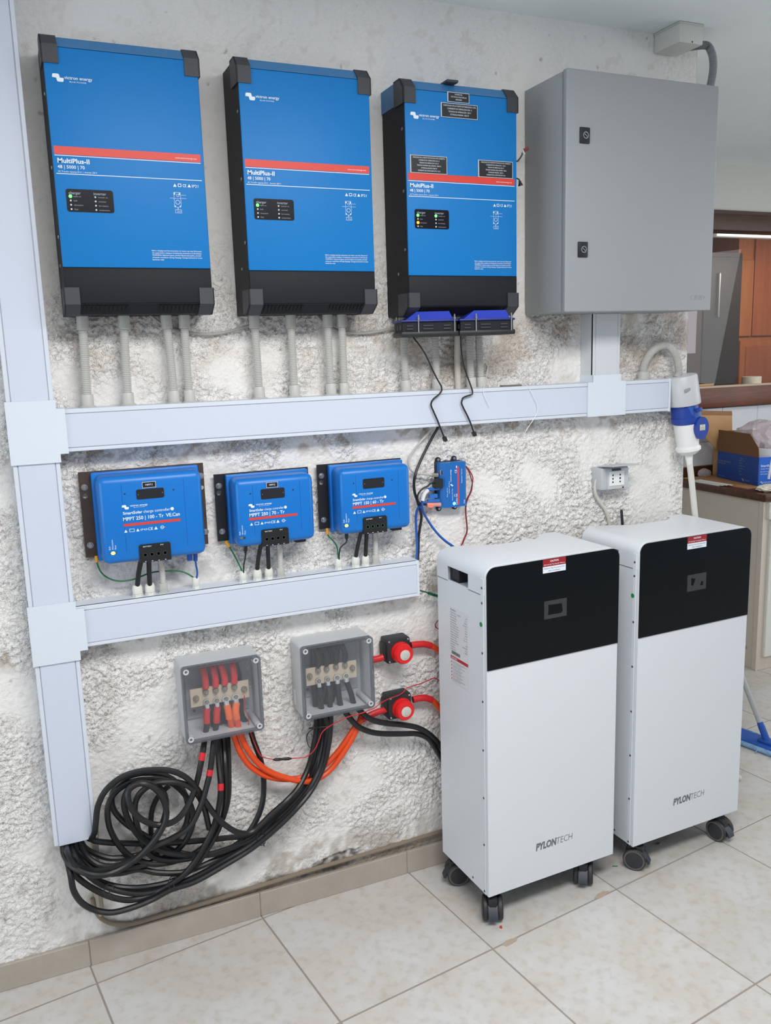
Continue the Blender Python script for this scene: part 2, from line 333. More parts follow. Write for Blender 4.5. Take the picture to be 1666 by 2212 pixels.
# floor of square tiles, laid about eight degrees off the wall
fl = struct('floor', MB().box(-2.6, 5.4, -3.9, 3.0, -.03, -.0011), mat('grout', (148, 140, 132), .85))
FT = mat('floor_tile', (199, 197, 195), .36, var=(4.5, (187, 178, 165), .25, .62), bump=(120, .0002), spec=.45)
def patch_tile():
    n = FT.node_tree.nodes; L = FT.node_tree.links
    oi = n.new('ShaderNodeObjectInfo'); hv = n.new('ShaderNodeHueSaturation'); mr = n.new('ShaderNodeMapRange')
    mr.inputs['To Min'].default_value = .955; mr.inputs['To Max'].default_value = 1.03; L.new(oi.outputs['Random'], mr.inputs[0]); L.new(mr.outputs[0], hv.inputs['Value'])
    b = n['Principled BSDF']; src = b.inputs['Base Color'].links[0].from_socket; L.new(src, hv.inputs['Color'])
    t = n.new('ShaderNodeTexNoise'); t.inputs['Scale'].default_value = 38; t.inputs['Detail'].default_value = 5
    g = n.new('ShaderNodeTexCoord'); L.new(g.outputs['Object'], t.inputs[0]); r = n.new('ShaderNodeValToRGB'); r.color_ramp.elements[0].position = .28; r.color_ramp.elements[1].position = .50
    r.color_ramp.elements[0].color = (*lin((232, 224, 212)), 1); r.color_ramp.elements[1].color = (1, 1, 1, 1); mx = n.new('ShaderNodeMixRGB'); mx.blend_type = 'MULTIPLY'; mx.inputs[0].default_value = .6
    L.new(t.outputs[0], r.inputs[0]); L.new(hv.outputs[0], mx.inputs[1]); L.new(r.outputs[0], mx.inputs[2]); L.new(mx.outputs[0], b.inputs['Base Color'])
patch_tile()
TS = .4535; ta = math.radians(7.86); tu = Vector((math.cos(ta), math.sin(ta))); tv = Vector((-math.sin(ta), math.cos(ta))); t0 = Vector((1.519, -.348))
def clip(poly, inside, cut):
    out = []
    for a, b in zip(poly, poly[1:]+poly[:1]):
        if inside(a): out.append(a)
        if inside(a) != inside(b): out.append(cut(a, b))
    return out
shared = None
for i in range(-8, 9):
    for j in range(-7, 6):
        c = t0+tu*TS*(i+.5)+tv*TS*(j+.5)
        if not (-1.9 < c.x < 5.2 and -2.9 < c.y < 1.6): continue
        h = TS/2-.0022; q = [c-tu*h-tv*h, c+tu*h-tv*h, c+tu*h+tv*h, c-tu*h+tv*h]
        loc = Vector((c.x, c.y, -.0004*R_.rand()))
        if c.x < 1.85 and max(p.y for p in q) > -.004:
            q = clip([Vector(p) for p in q], lambda p: p.y < -.004, lambda a, b: a.lerp(b, (-.004-a.y)/(b.y-a.y)))
            if len(q) < 3: continue
            o = obj('tile', MB().prism([(p.x-c.x, p.y-c.y) for p in q], -.008, 0, 'z'), FT, fl, 0)
        else:
            if shared is None: shared = mesh(MB().rbox(-h, h, -h, h, -.008, 0, .0012, 1), FT, 30)
            o = obj('tile', shared, FT, fl); o.rotation_euler = (0, 0, ta+math.pi/2*R_.randint(4))
        o.location = loc
for q in (tuple(tuple(atz(px, py, 0).xy) for px, py in ((1085, 2041), (1092, 2033), (1104, 2028), (1119, 2025), (1116, 2033), (1103, 2041), (1094, 2045))), tuple(tuple(atz(px, py, 0).xy) for px, py in ((1283, 1941), (1290, 1932), (1303, 1925), (1317, 1925), (1309, 1934), (1296, 1941)))):
    obj('tile_chip', MB().prism([(x, y) for x, y in q], -.001, .0005, 'z'), mat('chip_clay', (172, 156, 138), .8), fl, 0)
# ceiling
CE = mat('ceiling_paint', (240, 246, 246), .8, var=(1.6, (236, 243, 244), .3, .7), bump=(18, .003))
struct('ceiling', MB().box(-2.6, 5.4, -3.9, 1.36, CEIL, CEIL+.1), CE)

# far wall of the next room: masonry, tiled splashback, wooden window
FYW = 1.335
WF = mat('far_wall_paint', (206, 206, 198), .8, bump=(40, .002))
struct('wall_far', MB().box(1.0, 3.05, FYW, FYW+.14, 0, CEIL).box(3.05, 5.4, FYW, FYW+.14, 2.205, CEIL).box(3.05, 5.4, FYW, FYW+.14, 0, 1.205), WF)
SPL = mat('splashback_tile', (226, 230, 234), .2, spec=.6)
for i in range(8):
    for j in range(2):
        x0 = 3.02+i*.25; struct('tile', MB().rbox(x0+.001, x0+.249, FYW-.007, FYW+.002, .855+j*.175+.001, .855+j*.175+.174, .0012, 1), SPL, D.objects['wall_far'])
w = struct('window_1', MB().rbox(3.05, 5.4, FYW-.035, FYW+.1, 1.210, 1.318, .005), WOODD.copy() if 0 else mat('window_wood', (124, 66, 36), .38, var=(7, (88, 45, 25), .3, .7, (1, 1, 14))))
struct('window_head', MB().rbox(3.05, 5.4, FYW-.02, FYW+.1, 2.106, 2.185, .005).box(3.05, 5.4, FYW-.01, FYW+.1, 2.185, 2.205), mat('head_wood', (84, 52, 38), .45, var=(7, (62, 38, 28), .3, .7, (1, 1, 14))), w)
struct('jamb', MB().rbox(3.05, 3.13, FYW-.02, FYW+.1, 1.318, 2.106, .005), MATS['head_wood'], w)
struct('sill_bead', MB().rbox(3.05, 5.4, FYW-.038, FYW-.02, 1.312, 1.324, .003), mat('worn_bead', (198, 176, 150), .4), w)
struct('pane', MB().box(3.13, 5.4, FYW+.045, FYW+.05, 1.316, 2.108), clear('window_glass', (236, 238, 238), rough=.01, haze=.02), w)

# ================================================================ INVERTERS
IWD, IHT, IDP = .32, .518, .1385
def logo(mb, x, z, s, y, M=None):                          # two interlocking slanted tabs
    P = [(.02, .52), (0, .62), (.06, .88), (.2, 1), (1.02, 1), (1.18, .94), (1.26, .78), (1.33, .52), (1.9, .52), (1.98, .44), (1.92, .12), (1.78, 0), (1.02, 0), (.84, .06), (.76, .22), (.68, .48)]
    mb.prism([(x+a*s*.75, z+b*s) for a, b in P], y, y-.0002, 'y', M)
def brand(mb, x, z, s, y, M=None):
    logo(mb, x, z, s, y, M); text(mb, 'victron energy', x+s*1.55, x+s*5.2, z+s*.42, s*.40, y, .012, 0, M); text(mb, 'BLUE POWER', x+s*2.2, x+s*4.4, z+s*.02, s*.17, y, 0, 0, M)
def tri(mb, x, z, s, y):
    mb.prism([(x, z), (x+s, z), (x+s/2, z+s*.9)], y, y-.0002)
def ring(mb, poly_o, poly_i, y):
    n = len(poly_o); v = [(a, y, b) for a, b in poly_o]+[(a, y, b) for a, b in poly_i]; mb.add(v, [(i, (i+1) % n, (i+1) % n+n, i+n) for i in range(n)])
def frame(mb, x0, x1, z0, z1, t, y):
    ring(mb, [(x0, z0), (x1, z0), (x1, z1), (x0, z1)], [(x0+t, z0+t), (x1-t, z0+t), (x1-t, z1-t), (x0+t, z1-t)], y)
_im = {}
def inverter_meshes():
    d = -IDP
    hs = MB().prism([(-.004, -.021), (-.004, .539), (d+.022, .539), (d+.003, .518), (d+.003, 0.0), (d+.03, -.021)], 0.001, IWD-.001, 'x')
    _im['housing'] = mesh(hs, BLACK)
    _im['front_cover'] = mesh(MB().rbox(0.0015, IWD-.0015, d, d+.024, .0768, .515, .0022, 2), BLUE)
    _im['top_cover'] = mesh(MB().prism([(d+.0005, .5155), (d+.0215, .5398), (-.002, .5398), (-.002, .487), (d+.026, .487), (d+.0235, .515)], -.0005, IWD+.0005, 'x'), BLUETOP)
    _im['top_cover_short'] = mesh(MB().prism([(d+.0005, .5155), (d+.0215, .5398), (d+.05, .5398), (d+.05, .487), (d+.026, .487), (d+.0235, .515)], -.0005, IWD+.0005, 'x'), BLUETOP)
    _im['lower_panel'] = mesh(MB().rbox(.0015, IWD-.0015, d, d+.02, .0015, .0755, .002, 2), mat('lower_black', (29, 30, 34), .6, spec=.25, bump=(500, .0003)))
    def guard(left, top):
        x0, x1 = (-.0025, .0305) if left else (.289, IWD+.0025); m = MB(); e = .0022
        if top: m.prism([(d-e, .4825), (d-e, .519), (d+.0205, .5425), (d+.055, .5425), (d+.055, .5385), (d+.0225, .5385), (d+.003, .516), (d+.003, .4825)], x0, x1, 'x')
        else: m.prism([(d-e, .0345), (d-e, -.0012), (d+.0295, -.0235), (d+.06, -.0235), (d+.06, -.0195), (d+.031, -.0195), (d+.003, .0015), (d+.003, .0345)], x0, x1, 'x')
        xs = (x0, x0+.003) if left else (x1-.003, x1)
        if top: m.prism([(d-e, .4825), (d-e, .519), (d+.0205, .5425), (d+.055, .5425), (d+.055, .4825)], *xs, 'x')
        else: m.prism([(d-e, .0345), (d-e, -.0012), (d+.0295, -.0235), (d+.06, -.0235), (d+.06, .0345)], *xs, 'x')
        return mesh(m, GUARD)
    for l in (0, 1):
        for t in (0, 1): _im['guard%d%d' % (l, t)] = guard(l, t)
    _im['red_band'] = mesh(MB().box(.0055, .3115, d-.0006, d+.001, .3052, .3215), RED)
    v = MB()
    n = Vector((0, -.021, -.03)).normalized()
    for x0, k in ((.036, 11), (.200, 10)):
        for i in range(k):
            x = x0+i*.0091; v.add([(x, d+.0035, -.0035), (x+.0052, d+.0035, -.0035), (x+.0052, d+.0205, -.0155), (x, d+.0205, -.0155)], [(0, 1, 2, 3)])
            v.v[-4:] = [(p[0], p[1]+n.y*.0006, p[2]+n.z*.0006) for p in v.v[-4:]]
    _im['vent_slots'] = mesh(v, mat('vent_dark', (8, 8, 9), .8), 0)
    _im['display'] = mesh(MB().prism(rrect(.0212, .1172, .1906, .2368, .005), d-.0008, d+.001), DISP)
    y = d-.0012; p = MB()
    textl(p, 'charger', .0268, .2262, .0056, y, .01); textl(p, 'inverter', .0772, .2262, .0056, y, .01)
    for i, (a, b) in enumerate((('mains on', 'inverter on'), ('bulk', 'overload'), ('absorption', 'low battery'), ('float', 'temperature'))):
        z = .2204-i*.0087; textl(p, a, .0358, z, .0030, y); textl(p, b, .0862, z, .0030, y)
    _im['display_print'] = mesh(p, PRINTD, 0)
    y = d-.0005; p = MB()
    brand(p, .0155, .4475, .0152, y)
    p.box(.0060, .3112, y, y+.0002, .3025, .3039); p.box(.0062, .3114, y, y+.0002, .2660, .2674)
    text(p, 'MultiPlus-II', .0108, .0745, .2885, .0092, y, .022); text(p, '48 | 5000 | 70', .0098, .064, .2775, .0066, y, .01)
    text(p, 'AC Transfer capacity 50 A  |  Inverter 230 V', .0098, .0885, .2697, .0034, y)
    text(p, 'www.victronenergy.com', .2560, .3030, .3105, .0032, d-.0008)
    tri(p, .2470, .2540-.003, .0075, y); frame(p, .2575, .2650, .2512, .2580, .0012, y); text(p, 'CE', .2680, .2760, .2512, .0062, y, .01); tri(p, .2785, .2512, .0075, y); text(p, 'IP21', .2885, .3025, .2512, .0060, y)
    # small wiring diagram
    frame(p, .2470, .2620, .2075, .2395, .0006, y)
    for cx in (.2475, .2595):
        for cz in (.2085, .2355): p.box(cx-.001, cx+.0025, y, y+.0002, cz-.001, cz+.0028)
    p.box(.238, .274, y, y+.0002, .2265, .2270); p.box(.256, .274, y, y+.0002, .2335, .2340); p.box(.254, .255, y, y+.0002, .2030, .2080)
    ring(p, circ(.2545, .2185, .0048), circ(.2545, .2185, .004), y); ring(p, circ(.2555, .2330, .003), circ(.2555, .2330, .0024), y); frame(p, .2480, .2620, .1955, .2030, .0006, y); textl(p, 'Grid', .252, .1975, .003, y)
    for i, s in enumerate(('Before charging read the instructions, for indoor use only. Disconnect', 'the supply before making or breaking the connections to the battery.', 'WARNING: Explosive gases, prevent flames and sparks, provide', 'adequate ventilation during charging. Charge lead-acid or Li-ion', 'batteries only.')):
        text(p, s, .1905, (.3005, .3000, .2985, .3010, .2160)[i], .1128-i*.0048, .0030, y, .004)
    _im['lettering'] = mesh(p, PRINT, 0)
    _im['screw'] = mesh(MB().lathe([(.004, 0), (.004, .0015), (.002, .0022)], (0, 0, 0), (-1, 0, 0), 10), STEEL)
    _im['led'] = MB().lathe([(.0019, 0), (.0019, .0006), (.001, .0011)], (0, 0, 0), (0, -1, 0), 10)
    _im['ledbig'] = MB().lathe([(.0034, 0), (.0034, .0008), (.002, .0014)], (0, 0, 0), (0, -1, 0), 12)
inverter_meshes()
_ledm = {}
def inverter(x, z, lit, label):
    t = thing('inverter_charger', label, 'inverter', (x, 0, z), 0, 'blue inverters in a row on the wall')
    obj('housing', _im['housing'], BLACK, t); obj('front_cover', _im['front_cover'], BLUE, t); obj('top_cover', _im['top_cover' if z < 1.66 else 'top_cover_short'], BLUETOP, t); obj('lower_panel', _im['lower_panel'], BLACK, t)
    for l in (0, 1):
        for tp in (0, 1): obj('corner_guard', _im['guard%d%d' % (l, tp)], GUARD, t)
    obj('red_band', _im['red_band'], RED, t); obj('vent_slots', _im['vent_slots'], BLACK, t, kind='stuff'); obj('lettering', _im['lettering'], PRINT, t); [setattr(obj('screw', _im['screw'], STEEL, t), 'location', q) for q in ((-.0002, -IDP+.0125, .14), (-.0002, -IDP+.0125, .28), (-.0002, -IDP+.0125, .425), (.001, -IDP+.058, .085))]
    dsp = obj('display', _im['display'], DISP, t); obj('display_lettering', _im['display_print'], PRINTD, dsp, kind='stuff')
    for c in (0, 1):
        for r in range(4):
            m = {'g': LED_G, 'o': LED_O}.get(lit.get((c, r)), LEDOFF); k = (m.name, (c, r) in lit)
            if k not in _ledm: _ledm[k] = mesh(_im['ledbig'] if k[1] else _im['led'], m)
            o = obj('indicator_light', _ledm[k], m, dsp); o.location = (.0298+c*.0503, -IDP-.0008, .2219-r*.0087)
            if k[1]: o['label'] = 'lit green indicator' if lit[(c, r)] == 'g' else 'lit orange indicator'
    return t
INV = [(.1849, 1.6663), (.5914, 1.6636), (1.0008, 1.6550)]
inverter(*INV[0], {(0, 0): 'g'}, 'black-and-blue inverter nearest the vertical white trunking, one green light lit')
inverter(*INV[1], {(0, 0): 'g'}, 'black-and-blue inverter hanging between two like it, no plates stuck on it')
i3 = inverter(*INV[2], {(0, 0): 'g', (0, 2): 'o', (1, 0): 'g'}, 'black-and-blue inverter with four black text plates and two fans below it')
PL = mat('engraved_plate', (24, 25, 29), .4); PE = mat('plate_edge', (200, 203, 206), .4)
def plate(x0, x1, z0, z1, lines, zx=0):
    y = -IDP; p = obj('text_plate', MB().box(x0, x1, y-.0018, y+.001, z0, z1), PL, i3)
    e = MB(); frame(e, x0-.0003, x1, z0-.0003, z1, .0013, y-.0019); e.box(x0-.0012, x0, y-.0018, y, z0, z1); obj('plate_edge', e, PE, p, 0)
    m = MB(); n = len(lines); h = (z1-z0)/(n+.9)
    for i, (s, w) in enumerate(lines):
        cx = (x0+x1)/2; w *= (x1-x0)*.92; text(m, s, cx-w/2, cx+w/2, z1-h*(i+1.12), h*.52, y-.0021)
    obj('plate_lettering', m, PRINT, p, 0)
plate(.1190, .1790, .4935, .5165, (('INVERSOR', .38), ('VICTRON MULTIPLUS', .8), ('48/5000', .32)))
plate(.1005, .2023, .4570, .4905, (('CAPACIDAD DE LA FUENTE ESTABILIZADA CON', .98), ('CORRIENTE DE OPERACION 0.00  A', .74), ('TENSION DE OPERACION  230 V', .68), ('POTENCIA MAXIMA  5000 W', .56)))
plate(.0131, .1135, .3220, .3635, (('CAPACIDAD DE LA FUENTE FOTOVOLTAICA EN CORRIENTE 1', .97), ('CORRIENTE DE OPERACION 13.0  A', .62), ('TENSION DE OPERACION 145.2 V', .58), ('TENSION MAXIMA DEL SISTEMA  450.0 V', .72), ('POTENCIA MAXIMA 5000 W', .48), ('CORRIENTE DE CORTOCIRCUITO 14.0 A', .68)))
plate(.2043, .3052, .3215, .3625, (('CAPACIDAD DE LA FUENTE FOTOVOLTAICA EN CORRIENTE 2', .95), ('CORRIENTE DE OPERACION  13.0 A', .62), ('TENSION DE OPERACION 145.2 V', .52), ('TENSION MAXIMA DEL SISTEMA  450.0', .66), ('POTENCIA MAXIMA  5000 W', .48), ('CORRIENTE DE CORTOCIRCUITO 14.0', .6)))
obj('top_clip', MB().rbox(.118, .150, -IDP-.001, -.06, .5395, .5460, .002), GUARD, i3)

# two cooling fans hung under the third inverter
FA = math.radians(-12); FU = Vector((math.cos(FA), math.sin(FA))); FV = Vector((-math.sin(FA), math.cos(FA))); FO = Vector((.9785, -.135)); FW, FD = .0755, .050
def fan(k, label):
    c_ = FO+FU*(FW*(1+2*k)+k*.0015)+FV*FD
    t = thing('cooling_fan', label, 'fan', (c_.x, c_.y, 1.581), FA, 'fans under the third inverter')
    w, dd = FW, FD
    obj('base_grille', MB().rbox(-w, w, -dd-.004, dd, 0, .0125, .003), RUBBERG, t)
    b = MB()
    for sy in (-1, 1): b.box(-w*.94, w*.94, sy*dd*.92-.002, sy*dd*.92+.002, .0125, .036)
    for sx in (-1, 1): b.box(sx*w*.92-.002, sx*w*.92+.002, -dd*.92, dd*.92, .0125, .036)
    b.lathe([(.046, .0125), (.046, .036), (.042, .036), (.042, .0125)], n=32, cap=False)
    obj('fan_frame', b, BLACK, t, 0)
    s = MB()
    for k_, hw in ((-.052, .009), (-.004, .014), (.046, .010)):
        for z in (.0165, .0245): s.rbox(k_-hw, k_+hw, -dd*.92-.0045, -dd*.92-.001, z, z+.0045, .0008, 1)
    for k_ in (-.03, .0, .03): s.rbox(-w*.92-.0045, -w*.92-.001, k_-.008, k_+.008, .0165, .0290, .0008, 1)
    obj('frame_ribs', s, mat('rib_black', (48, 49, 53), .5), t, kind='stuff')
    r = MB().lathe([(.018, .013), (.018, .035)], n=20)
    for q in range(7):
        M = Matrix.Rotation(2*math.pi*q/7, 4, 'Z') @ Matrix.Translation((.030, 0, .024)) @ Matrix.Rotation(.55, 4, 'X'); r.rbox(-.014, .011, -.012, .012, -.001, .001, .0006, 1, M)
    obj('rotor', r, RUBBERG, t)
    obj('flange', MB().rbox(-w, w, -dd-.003, dd, .036, .0415, .0025), mat('flange_blue', (24, 38, 110), .45), t)
    obj('hood', MB().add([(-w*.82, -dd*.96, .0415), (w*.82, -dd*.96, .0415), (w*.82, dd*.5, .0415), (-w*.82, dd*.5, .0415), (-.030, -.034, .0625), (.056, -.034, .0625), (.056, -.011, .0515), (-.030, -.011, .0515)], [(3, 2, 1, 0), (4, 5, 6, 7), (0, 1, 5, 4), (1, 2, 6, 5), (2, 3, 7, 6), (3, 0, 4, 7)]), BLUEFAN, t, 20)
    bm = mesh(MB().lathe([(.0019, .0), (.0019, .0500)], (0, 0, .004), n=8).lathe([(.0040, .0415), (.0040, .0465)], n=6), STEEL)
    for x, y in ((-w*.40, -dd-.002), (w*.86, -dd-.002), (-w*.86, dd*.9), (w*.86, dd*.9)): obj('bolt', bm, STEEL, t).location = (x, y, 0)
    return t
fan(0, 'blue-hooded black fan under the plated inverter, farther from the grey cabinet')
fan(1, 'blue-hooded black fan under the plated inverter, nearer the grey cabinet')
F = Crop(4.9, 820, 600)
def cable_from(name, crop, pts, r, m, label, cat='cable', group=None, n=8, **k):
    P = [crop.at(a, b, y) for a, b, y in pts]; mb = MB().tube(P, r, n, **k); return P, solo(name, mb, m, label, cat, group)
for pts, lb in (([(340, 560, -.10), (355, 625, -.10), (420, 710, -.10), (480, 800, -.095), (520, 880, -.09), (560, 970, -.082), (610, 1070, -.072), (655, 1150, -.069), (660, 1190, -.069), (630, 1235, -.070), (570, 1285, -.069), (545, 1340, -.069), (570, 1410, -.069), (610, 1500, -.069), (645, 1590, -.069), (683, 1685, -.069)], 'thin black fan lead over the white trunking, nearer the charge controllers'),
                ([(858, 560, -.10), (860, 625, -.10), (868, 760, -.098), (885, 880, -.092), (915, 1000, -.082), (955, 1110, -.072), (985, 1200, -.069), (985, 1232, -.070), (930, 1250, -.069), (880, 1275, -.069), (868, 1320, -.069), (885, 1370, -.069), (930, 1460, -.069), (965, 1540, -.069), (995, 1630, -.069)], 'thin black fan lead over the white trunking, nearer the grey cabinet')):
    P, o = cable_from('fan_lead', F, pts, .0023, RUBBER, lb, 'cable', 'fan leads')
    e = P[-1]; dd = (P[-1]-P[-2]).normalized(); q = MB().rbox(-.0060, .0060, -.0045, .0045, 0, .0130, .001, 1, Matrix.Translation(e) @ dd.to_track_quat('Z', 'Y').to_matrix().to_4x4()); child('plug', q, RUBBERG, o)

# ================================================================ TRUNKING
def trunk_lid_gap(mb, horizontal, a, b, c0, c1, y): pass
tv_ = thing('cable_trunking', 'tall white vertical cable trunking running from the ceiling down to the cable coil', 'trunking', (.0955, -.03, .381))
def V(name, mb, m, **k): return child(name, mb, m, tv_, **k)
V('channel', MB().box(.0455, .1455, -.0565, -.001, .381, CEIL), TRUNK, smooth=0)
V('lid', MB().rbox(.0565, .1345, -.0605, -.054, 1.45, CEIL, .0012, 1), TRUNKLID); V('lid', MB().rbox(.0565, .1345, -.0605, -.054, .98, 1.33, .0012, 1), TRUNKLID); V('lid', MB().rbox(.0565, .1345, -.0605, -.054, .379, .853, .0012, 1), TRUNKLID)
for x in (.0455, .1360): V('rim', MB().rbox(x, x+.0095, -.0600, -.050, .381, CEIL, .0012, 1), TRUNK)
def tcover(z0, z1, za, zb):
    m = MB().prism([(.0422, z0), (.1482, z0), (.1482, za), (.1662, za), (.1662, zb), (.1482, zb), (.1482, z1), (.0422, z1)], -.0655, -.0615)
    m.box(.0422, .0445, -.0625, -.001, z0, z1).box(.146, .1482, -.0625, -.001, z0, za).box(.146, .1482, -.0625, -.001, zb, z1).box(.1482, .1662, -.0625, -.001, zb-.002, zb).box(.1482, .1662, -.0625, -.001, za, za+.002)
    return m
V('joint_cover', tcover(1.319, 1.4605, 1.338, 1.4405), COVER, smooth=0); V('joint_cover', tcover(.845, .989, .867, .9705), COVER, smooth=0)
def hrun(label, x0, x1, zb, zt, lids, endcap=False):
    t = thing('cable_trunking', label, 'trunking', (x0, -.03, zb))
    child('channel', MB().box(x0, x1, -.0565, -.001, zb, zt), TRUNK, t, 0)
    for a, b in lids: child('lid', MB().rbox(a, b, -.0605, -.054, zb+.0095, zt-.0115, .0012, 1), TRUNKLID, t)
    child('rim', MB().rbox(x0, x1, -.0600, -.05, zb, zb+.0085, .0012, 1), TRUNK, t); child('rim', MB().rbox(x0, x1, -.0600, -.05, zt-.0105, zt, .0012, 1), TRUNK, t)
    return t
t1 = hrun('upper white horizontal trunking under the three inverters', .147, 1.920, 1.341, 1.4388, ((.15, 1.614), (1.74, 1.913)))
child('end_cap', MB().rbox(1.9135, 1.9215, -.0625, -.001, 1.3385, 1.4405, .0015, 1), TRUNK, t1)
m = MB().prism([(1.608, 1.3395), (1.7455, 1.3395), (1.7455, 1.4403), (1.7275, 1.4403), (1.7275, 1.4605), (1.6265, 1.4605), (1.6265, 1.4403), (1.608, 1.4403)], -.0655, -.0615)
m.box(1.6265, 1.6285, -.0625, -.001, 1.4395, 1.4605).box(1.7255, 1.7275, -.0625, -.001, 1.4395, 1.4605).box(1.608, 1.7455, -.0625, -.001, 1.4388, 1.4403).box(1.608, 1.7455, -.0625, -.001, 1.3395, 1.341)
child('joint_cover', m, COVER, t1, 0)
t2 = hrun('lower white horizontal trunking under the solar controllers', .147, 1.047, .8725, .9738, ((.15, 1.042),))
child('end_cap', MB().rbox(1.042, 1.050, -.0615, -.001, .8715, .9745, .0015, 1), TRUNK, t2)
t3 = thing('cable_trunking', 'short vertical trunking dropping from the grey cabinet to the upper horizontal trunking', 'trunking', (1.677, -.03, 1.44))
DROP = mat('drop_trunking', (206, 210, 213), .42)
child('channel', MB().box(1.6285, 1.7255, -.0565, -.001, 1.4395, 1.637), DROP, t3, 0); child('lid', MB().rbox(1.638, 1.716, -.0605, -.054, 1.4395, 1.637, .0012, 1), DROP, t3)
for x in (1.6285, 1.7165): child('rim', MB().rbox(x, x+.009, -.060, -.05, 1.4395, 1.637, .0012, 1), DROP, t3)

# ================================================================ CORRUGATED CONDUITS
def conduit(name, pts, r, label, group, coup=None, pitch=.0042, couplen=.03, m=None, top=False, nut=True):
    m = m or CONDUIT
    o = solo(name, MB().tube(pts, r, 14, step=.002, ribs=(pitch, r*.17)), m, label, 'conduit', group, smooth=40)
    if coup:
        a = Vector(pts[-1]); d = (Vector(pts[-2])-a).normalized(); c = MB().lathe([(r*1.32, 0), (r*1.32, couplen*.92), (r*1.20, couplen)], a, d, 18)
        if nut: c.lathe([(r*1.75, -.001), (r*1.75, .003), (r*1.6, .0035)], a, (0, 0, 1), 18)
        child('coupler', c, GLAND if 0 else CONDUIT, o)
    if top:
        a = Vector(pts[0]); d = (Vector(pts[1])-a).normalized(); child('coupler', MB().lathe([(r*1.25, 0), (r*1.25, .032)], a, d, 18), CONDUIT, o)
    return o
ZT1 = 1.4388
def drop(pt, pb, zt, label, group, r=.0106):
    a = at(pt[0], pt[1], -.032); b = at(pb[0], pb[1], -.032)
    top = Vector((a.x, -.032, zt)); bot = Vector((b.x, -.032, ZT1)); mid = top.lerp(bot, .5)+Vector((random.uniform(-.002, .002), 0, 0))
    return conduit('corrugated_conduit', [top, mid, bot], r, label, group, True, top=True)
DR = (((178, 690, 190, 878), (268, 690, 277, 872), (359, 690, 377, 868), (398, 690, 410, 864)), ((549, 690, 561, 856), (628, 690, 637, 852), (708, 690, 716, 848), (738, 690, 744, 847)), ((872, 700, 878, 840), (939, 700, 945, 838), (1014, 700, 1019, 834), (1034, 700, 1040, 832)))
OW = ('the inverter beside the vertical trunking', 'the middle inverter', 'the inverter with text plates')
WH = ('leftmost of four', 'second of four from left', 'third of four from left', 'rightmost of four')
for k, row in enumerate(DR):
    for j, (a, b, c, d) in enumerate(row):
        drop((a, b), (c, d), INV[k][1]-.020, 'grey conduit below %s, %s' % (OW[k], WH[j]), 'conduits below the inverters')
P = [at(990, 700, -.014), at(988, 770, -.014), at(990, 835, -.014)]; P[0].z = 1.634; P[-1].z = 1.4388
solo('pipe', MB().tube([P[0], P[1], P[2]], .009, 12), mat('painted_pipe', (204, 198, 188), .6), 'smooth painted pipe on the wall behind the fan leads', 'pipe')
# thin grey cable strung behind the conduits
G1 = mat('grey_flex', (168, 166, 160), .5)
for pts, lb in (([(323, 680), (345, 697), (370, 709), (410, 719), (454, 722), (490, 717), (521, 709), (545, 700), (562, 690)], 'thin grey cable sagging between the inverter by the vertical trunking and the middle one'),
                ([(682, 680), (700, 697), (726, 712), (750, 718), (776, 720), (805, 718), (832, 713), (864, 704), (880, 690)], 'thin grey cable sagging between the middle inverter and the one with text plates')):
    Q = [at(a, b, -.012) for a, b in pts]; Q[0].z = max(Q[0].z, 1.642); Q[-1].z = max(Q[-1].z, 1.634); solo('cable', MB().tube(Q, .0036, 8), G1, lb, 'cable', 'grey cables linking the inverters')

# ================================================================ GREY CABINET AND CEILING BOX
CX0, CX1, CZ0, CZ1, CD = 1.4297, 1.9349, 1.6352, 2.2393, .1993
cb = thing('electrical_cabinet', 'large light grey steel cabinet with two black locks beside the plated inverter', 'cabinet', (CX0, -.0, CZ0))
child('body', MB().rbox(CX0+.002, CX1-.002, -CD+.022, -.001, CZ0+.002, CZ1-.002, .003, 2), GREY, cb)
child('seal', MB().box(CX0+.006, CX1-.006, -CD+.017, -CD+.023, CZ0+.006, CZ1-.006), mat('seal_grey', (88, 94, 100), .6), cb, 0)
dr = child('door', MB().rbox(CX0, CX1, -CD, -CD+.0175, CZ0, CZ1, .0035, 3), GREY, cb); dr_loc = cb.location
def on_door(name, mb, m, par): 
    mb.v = [tuple(Vector(p)-cb.location) for p in mb.v]; return obj(name, mb, m, par)
for x, z in ((1.4855, 2.0805), (1.4835, 1.796)):
    lk = on_door('lock', MB().rbox(x-.0155, x+.0155, -CD-.0045, -CD+.001, z-.0198, z+.0198, .002, 2), GUARD if 0 else mat('lock_black', (28, 30, 36), .45), dr)
    c = MB().lathe([(.0090, 0), (.0090, .0062), (.0062, .0062), (.0062, .0030)], (x+.001, -CD, z), (0, -1, 0), 20)
    on_door('lock_cam', c, STEEL, lk); c2 = MB().rbox(x-.0045, x+.0065, -CD-.0068, -CD-.0028, z-.0012, z+.0012, .0004, 1, Matrix.Translation((x+.001, 0, z)) @ Matrix.Rotation(.7, 4, 'Y') @ Matrix.Translation((-x-.001, 0, -z))); on_door('key_bar', c2, STEEL, lk)
e = MB(); text(e, 'CIND', 1.858, 1.913, 1.6655, .0125, 0, .01, .1); ee = MB().add([(p[0], p[1]-CD-.0006, p[2]) for p in e.v], e.f)
on_door('embossed_mark', ee, mat('embossed_grey', (156, 161, 165), .4), dr)
jb = thing('ceiling_box', 'white plastic box fixed under the ceiling above the grey cabinet', 'junction box', (1.915, -.055, CEIL))
